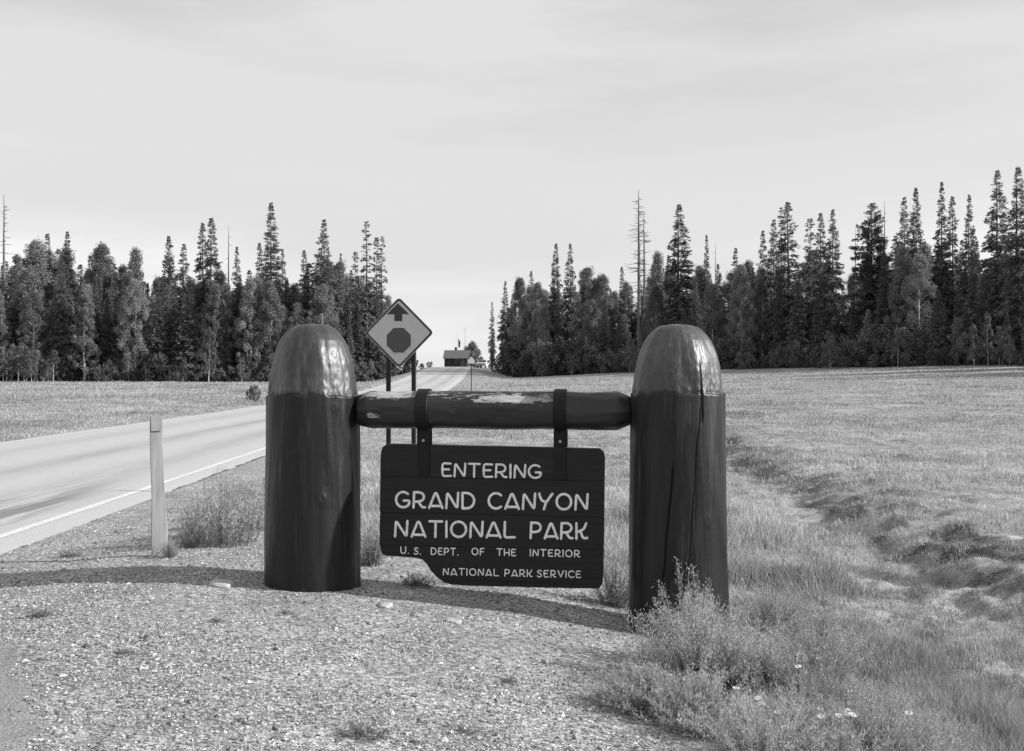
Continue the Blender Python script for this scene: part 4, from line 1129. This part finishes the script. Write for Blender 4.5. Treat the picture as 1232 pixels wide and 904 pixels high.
def rock(px, py, D, w, h, lab, seed):
    x, _ = at(px, py, D); z = gz(x, D)
    a = np.linspace(0, 2 * np.pi, 28, endpoint=False); p = np.linspace(0, np.pi, 14)
    A, P = np.meshgrid(a, p)
    rr_ = 1 + .35 * fbm(np.cos(A) * np.sin(P) * 1.6 + seed, np.sin(A) * np.sin(P) * 1.6 + np.cos(P), seed, 3)
    v = np.stack([w * rr_ * np.sin(P) * np.cos(A), w * .7 * rr_ * np.sin(P) * np.sin(A), h * rr_ * np.sign(np.cos(P)) * np.abs(np.cos(P)) ** .7], -1)
    ix = np.arange(28 * 14).reshape(14, 28)
    q = np.stack([ix[1:], np.roll(ix[1:], -1, 1), np.roll(ix[:-1], -1, 1), ix[:-1]], -1).reshape(-1, 4)
    o = link('rock', mesh_np('rock', v.reshape(-1, 3), q, M_rock, True), None, (x, D, z + h * .1)); o.rotation_euler = (0, 0, seed)
    tag(o, lab, 'rock')
rock(268, 706, 8.45, .14, .028, 'largest flat pale rock in the gravel just left of the left log post', 2)
rock(463, 727, 8.0, .07, .022, 'small flat pale rock at the shadow edge right of the left log post', 5)
rock(545, 745, 7.7, .06, .02, 'pale rock half sunk in gravel below the cut corner of the sign', 9)

# ------------------------------------------------------------------ grass
def grass_mat(name):
    m, t, b = nodes(name)
    a = attr(t, 'tone')
    t.links.new(a, b.inputs['Base Color']); b.inputs['Roughness'].default_value = .7; b.inputs['Specular IOR Level'].default_value = .2
    tr = t.nodes.new('ShaderNodeBsdfTranslucent'); t.links.new(a, tr.inputs['Color'])
    mx = t.nodes.new('ShaderNodeMixShader'); mx.inputs[0].default_value = .3
    t.links.new(b.outputs[0], mx.inputs[1]); t.links.new(tr.outputs[0], mx.inputs[2]); t.links.new(mx.outputs[0], t.nodes['Material Output'].inputs[0])
    return m
M_grass = grass_mat('dry_grass_blades')
def blades(X, Y, Z, h, w, lean, tone, r):
    n = len(X); a = r.uniform(0, 6.28, n); d = r.uniform(0, 6.28, n)
    side = np.stack([np.cos(a), np.sin(a), 0 * a], -1) * (w / 2)[:, None]
    ln = np.stack([np.cos(d), np.sin(d), 0 * d], -1) * (h * lean)[:, None]
    P = np.stack([X, Y, Z], -1); up = np.stack([0 * h, 0 * h, h], -1)
    mid = P + up * .55 + ln * .35; tip = P + up + ln
    v = np.stack([P - side, P + side, mid - side * .75, mid + side * .75, tip], 1)
    f = np.array([(0, 1, 3), (0, 3, 2), (2, 3, 4)])
    return v.reshape(-1, 3), (f[None] + 5 * np.arange(n)[:, None, None]).reshape(-1, 3), np.repeat(tone, 5)
def grass_field(name, label, ntuft, per, region, d0, d1, px0, px1, hfun, wpx, seed, lo, hi):
    r = np.random.default_rng(seed)
    D = np.exp(r.uniform(math.log(d0), math.log(d1), ntuft)); X = r.uniform(px0 - 616, px1 - 616, ntuft) * D / F
    k = region(X, D, r); X, D = X[k], D[k]
    tn = r.uniform(0, 1, len(X)); hs = hfun(X, D, r)
    rep = np.repeat(np.arange(len(X)), per)
    sp = .018 + .0035 * D[rep]
    x = X[rep] + r.normal(0, 1, len(rep)) * sp; y = D[rep] + r.normal(0, 1, len(rep)) * sp
    h = hs[rep] * r.uniform(.5, 1.15, len(rep)); w = np.maximum(.003, wpx * y / F) * r.uniform(.7, 1.3, len(rep))
    tone = lo + (hi - lo) * np.clip(.5 * tn[rep] + .5 * r.random(len(rep)) + (.7 * fbm(X / 1.6, D / 2.6, 111, 5) + .4 * fbm(X / 11, D / 14, 113, 3))[rep], 0, 1)
    v, f, t_ = blades(x, y, terrain(x, y) - .01, h, w, r.uniform(.15, .8, len(rep)), tone, r)
    tag(link(name, mesh_np(name, v, f, M_grass, False, t_)), label, 'grass', kind='stuff')
def reg_right(X, D, r):
    c = (gravel_mask(X, D) < .5) & (X > road_c(D) + RH + .1)
    n = fbm(X / 1.4, D / 1.4, 91, 3)
    return c & (r.random(len(X)) < np.clip(.8 + 1.2 * n, .22, 1) * (1 - .7 * bank_mask(X, D))) & ~((np.abs(X - xl) < .45) & (np.abs(D - YL) < .45)) & ~((np.abs(X - xr) < .45) & (np.abs(D - YR) < .45))
def tall(X, D, r):
    d = X - ditch_x(D)
    t_ = sstep(-3.2, -1.5, d) * (1 - sstep(-1.2, -.2, d)) * sstep(5, 8, D) * (1 - sstep(16, 26, D))
    beh = sstep(9.5, 11.5, D) * (1 - sstep(16, 24, D)) * (X < 2.2)
    pat = np.clip(.6 + 1.3 * fbm(X / .9, D / .9, 95, 3), .25, 1.4)
    return (.075 + .05 * np.clip(D / 40, 0, 1) + .16 * np.maximum(t_, beh)) * pat * np.clip(1 + 1.2 * fbm(X / .35, D / .5, 96, 3), .5, 2)
grass_field('verge_grass', 'dry pale grass around the log gateway and along the ditch', 52000, 7, reg_right, 4.6, 26, 380, 1330, tall, 1.0, 101, .20, .60)
grass_field('meadow_grass', 'short dry grass of the open meadow right of the road', 46000, 5, lambda X, D, r: reg_right(X, D, r) & (r.random(len(X)) > sstep(75, 135, D)), 18, 135, 380, 1330, lambda X, D, r: (.06 + .0009 * D) * np.clip(.8 + .9 * fbm(X / 3, D / 3, 97, 3), .4, 1.4), 0.9, 102, .22, .52)
def reg_left(X, D, r):
    return (X < road_c(D) - RH - .15) & (r.random(len(X)) < np.clip(.7 + fbm(X / 2.5, D / 2.5, 93, 3), .15, 1))
grass_field('field_grass', 'dry grass of the field across the road on the left', 42000, 6, lambda X, D, r: reg_left(X, D, r) & (D < front_D(616 + X * F / D) - 1), 22, 176, -120, 470, lambda X, D, r: (.085 + .0008 * D) * np.clip(.8 + .9 * fbm(X / 2, D / 2, 99, 3), .4, 1.5), 0.8, 103, .20, .54)

# ------------------------------------------------------------------ weeds and bushes near the camera
M_stem = grass_mat('weed_stems')
M_weed = grass_mat('weed_leaves')
M_petal = simple('white_petals', .7, .78, .7, 9)
M_disc = simple('flower_disc', .3, .4, .8, 9)
def weed(seed, stems, h, spread, leaves, leaf_len, lean=.5, plume=0., tone=(.13, .36), base_r=.06):
    """many-stemmed weed: returns (stem mesh, leaf mesh)"""
    r = np.random.default_rng(seed); n = stems
    a = r.uniform(0, 6.28, n); k = r.random(n) ** .6
    H = h * r.uniform(.55, 1.1, n) * (1 - .35 * k)
    bx = np.cos(a) * base_r * k; by = np.sin(a) * base_r * k
    tx = np.cos(a) * spread * k + r.normal(0, .04, n); ty = np.sin(a) * spread * k + r.normal(0, .04, n)
    m_ = 7; s = np.linspace(0, 1, m_)
    cur = s ** 1.5
    PX_ = bx[:, None] + (tx - bx)[:, None] * (s * .6 + cur * .4) + r.normal(0, .012, (n, m_)) * s; PY_ = by[:, None] + (ty - by)[:, None] * (s * .6 + cur * .4) + r.normal(0, .012, (n, m_)) * s
    PZ_ = H[:, None] * (s * 1.12 - .12 * s ** 3) - .02
    P = np.stack([PX_, PY_, PZ_], -1)
    # stems as thin three-sided tubes
    w = (.0036 * (1 - .7 * s))[None, :, None]
    tri = np.array([(1, 0, 0), (-.5, .87, 0), (-.5, -.87, 0)])
    V = (P[:, :, None] + w[..., None] * tri[None, None]).reshape(-1, 3)
    base = (np.arange(n)[:, None] * m_ + np.arange(m_ - 1)[None]).reshape(-1) * 3
    q = np.concatenate([np.stack([base + i, base + (i + 1) % 3, base + 3 + (i + 1) % 3, base + 3 + i], -1) for i in range(3)])
    st = mesh_np('stems', V, q, M_stem, False, np.repeat(r.uniform(tone[0], tone[1] * .8, n), m_ * 3))
    # leaves along the stems
    rep = np.repeat(np.arange(n), leaves); u = r.random(len(rep)) ** .7
    u = .08 + .92 * u
    fi = u * (m_ - 1); i0 = np.minimum(fi.astype(int), m_ - 2); fr = (fi - i0)[:, None]
    L0 = P[rep, i0] * (1 - fr) + P[rep, i0 + 1] * fr
    d = unit(r.normal(0, .8, (len(rep), 3)) + np.array([0, 0, 1.1])); ll = leaf_len * r.uniform(.5, 1.2, len(rep)) * (1.1 - .4 * u)
    A = d * ll[:, None]; B = unit(np.cross(d, r.normal(0, 1, d.shape))) * (ll * .075)[:, None]
    if plume:      # fine feathery tips
        tip = u > .68
        A[tip] *= .75; L0[tip] += r.normal(0, plume, (tip.sum(), 3))
    tn_ = np.clip(tone[0] + (tone[1] - tone[0]) * (.25 * r.random(len(rep)) + .75 * u ** 1.4 * r.uniform(.6, 1.1, len(rep))), .05, .6)
    v = np.stack([L0 - B * .4, L0 + A * .5 - B, L0 + A, L0 + A * .5 + B], 1).reshape(-1, 3)
    lf = mesh_np('foliage', v, np.arange(4 * len(rep)).reshape(-1, 4), M_weed, False, np.repeat(tn_, 4))
    return st, lf, P[:, -1]
def plant(name, meshes, x, y, label, cat, group=None, s=1.0, rz=None):
    o = thing(name, label, cat, (x, y, gz(x, y) - .01), random.uniform(0, 6.28) if rz is None else rz, group, (s, s, s))
    link('stems', meshes[0], o); link('foliage', meshes[1], o)
    return o
def X_at(px, D): return (px - 616) * D / F
big = weed(201, 210, .66, .46, 105, .034, plume=.016, tone=(.2, .68), base_r=.1)
big2 = weed(202, 180, .54, .5, 95, .033, plume=.016, tone=(.2, .64), base_r=.12)
low = weed(203, 190, .36, .42, 70, .038, plume=.010, tone=(.18, .6), base_r=.15)
tallw = weed(204, 34, .80, .22, 110, .045, plume=.010, tone=(.2, .52), base_r=.05)
thin = weed(205, 90, .5, .3, 34, .05, tone=(.2, .5), base_r=.12)
tiny = weed(206, 50, .12, .14, 18, .03, tone=(.10, .28), base_r=.05)
plant('sagebrush', big, X_at(838, 6.75), 6.75, 'largest feathery bush, in front of the foot of the right log post', 'bush', None, .95)
plant('sagebrush', tallw, X_at(822, 7.2), 7.2, 'tall upright plumed weed stems against the right log post', 'weed', None, .95)
plant('sagebrush', tallw, X_at(845, 7.3), 7.3, 'plumed weed stems at the right side of the right log post foot', 'weed', None, .75)
plant('sagebrush', big2, X_at(876, 6.9), 6.9, 'feathery bush just right of the right log post foot', 'bush', None, .85)
plant('sagebrush', low, X_at(774, 6.15), 6.15, 'low dark bush spilling onto the gravel left of the largest bush', 'bush', None, .8)
plant('sagebrush', low, X_at(850, 5.9), 5.9, 'low bush at the bottom edge right of the gravel', 'bush', None, .95)
for i, (px, D, s) in enumerate(((930, 6.7, .9), (985, 7.3, .85), (1030, 6.4, .8), (960, 5.7, .8), (1060, 5.6, .75), (1110, 6.0, .7), (1000, 8.3, .75), (930, 8.6, .8), (900, 7.8, .8), (1010, 5.2, .8), (920, 5.3, .8), (1140, 5.3, .6))):
    plant('weed_clump', (thin, big2, low)[i % 3], X_at(px, D), D, 'feathery weed clump among the others right of the largest bush', 'weed', 'feathery weeds right of the log gateway', s)
wc = weed(207, 170, .72, .44, 50, .045, plume=.012, tone=(.28, .68), base_r=.26)
plant('weed_clump', wc, X_at(272, 10.4), 10.4, 'bushy dry weed clump between the roadside marker and the left log post', 'weed')
plant('weed_clump', thin, X_at(238, 10.9), 10.9, 'thin dry weed just right of the roadside marker', 'weed', None, .8)
for px, D, s in ((330, 13.5, 1.0), (252, 11.6, .7), (300, 12.6, .9), (228, 10.2, .55), (285, 13.8, .8)):
    plant('weed_clump', thin, X_at(px, D), D, 'loose dry weed along the road shoulder behind the roadside marker', 'weed', 'dry weeds along the shoulder', s)
plant('weed_clump', thin, X_at(205, 9.65), 9.65, 'small dry weed at the foot of the roadside marker', 'weed', None, .38)
plant('weed_clump', thin, X_at(305, 11.4), 11.4, 'dry weed close against the left log post behind the big clump', 'weed', None, .9)
plant('weed_clump', thin, X_at(446, 9.6), 9.6, 'dry weed standing between the left log post and the sign board', 'weed', None, .8)
plant('weed_clump', thin, X_at(742, 9.0), 9.0, 'dry weed standing between the sign board and the right log post', 'weed', None, .9)
plant('weed_clump', tiny, X_at(505, 8.9), 8.9, 'small weed below the cut corner of the sign board', 'weed', None, 1.2)
for px, py, s, lab in ((438, 880, .9, 'small dark weed in the foreground gravel near the bottom edge'), (85, 671, .8, 'small dark weed in the post shadow near the left edge'), (50, 752, .7, 'small dark weed in the gravel at the far left'),
                       (560, 862, .5, 'tiny weed in the gravel right of the foreground one'), (262, 760, .45, 'tiny weed in the open gravel below the flat pale rock'), (150, 800, .5, 'tiny weed in the gravel at lower left'),
                       (610, 800, .5, 'tiny weed in the gravel left of the low dark bush'), (345, 745, .4, 'tiny weed in the gravel in front of the left log post'), (705, 895, .8, 'small weed at the bottom edge where gravel meets the bushes')):
    D = F * 1.58 / (py - 452); plant('gravel_weed', tiny, X_at(px, D), D, lab, 'weed', None, s)
# white daisies among the weeds
def daisy(seed):
    r = np.random.default_rng(seed); H = r.uniform(.3, .45)
    mb = MB(); mb.tube([(0, 0, -.02), (.01, .01, H * .5), (.03, 0, H)], [.002, .0017, .0014], 5)
    st = mb.mesh('stem', M_stem)
    pb = MB()
    for k in range(11):
        a = k / 11 * 6.28; c, s = math.cos(a), math.sin(a)
        pb.add([(.03 + c * .003, s * .003, H), (.03 + c * .012 - s * .0045, s * .012 + c * .0045, H + .003), (.03 + c * .019, s * .019, H + .001), (.03 + c * .012 + s * .0045, s * .012 - c * .0045, H + .003)], [(0, 1, 2, 3)])
    db = MB(); db.tube([(.03, 0, H - .003), (.03, 0, H + .004), (.03, 0, H + .007)], [.006, .006, .003], 8)
    return st, pb.mesh('petals', M_petal), db.mesh('flower_centre', M_disc), H
DA = [daisy(301), daisy(302)]
for px, py, D in ((908, 836, 5.9), (917, 842, 5.8), (936, 852, 5.7), (999, 855, 5.7), (1011, 852, 5.7), (1016, 858, 5.6), (979, 857, 5.6), (1003, 893, 5.3), (1008, 898, 5.2), (945, 870, 5.5), (988, 883, 5.4), (1088, 850, 5.8), (944, 893, 5.3), (885, 832, 6.0), (965, 797, 6.3), (1014, 846, 5.8)):
    st, pb, db, H = DA[int(px) % 2]; x, z = at(px, py, D); zg = gz(x, D); s = max(.5, (z - zg) / H)
    o = thing('daisy', 'small white daisy among the feathery weeds right of the gateway', 'flower', (x - .03, D, zg), 0, 'white daisies among the weeds', (1.15, 1.15, s))
    link('stem', st, o); pe_ = link('petals', pb, o); link('flower_centre', db, o); o.rotation_euler = (R(random.uniform(5, 25)), 0, random.uniform(-1, 1))
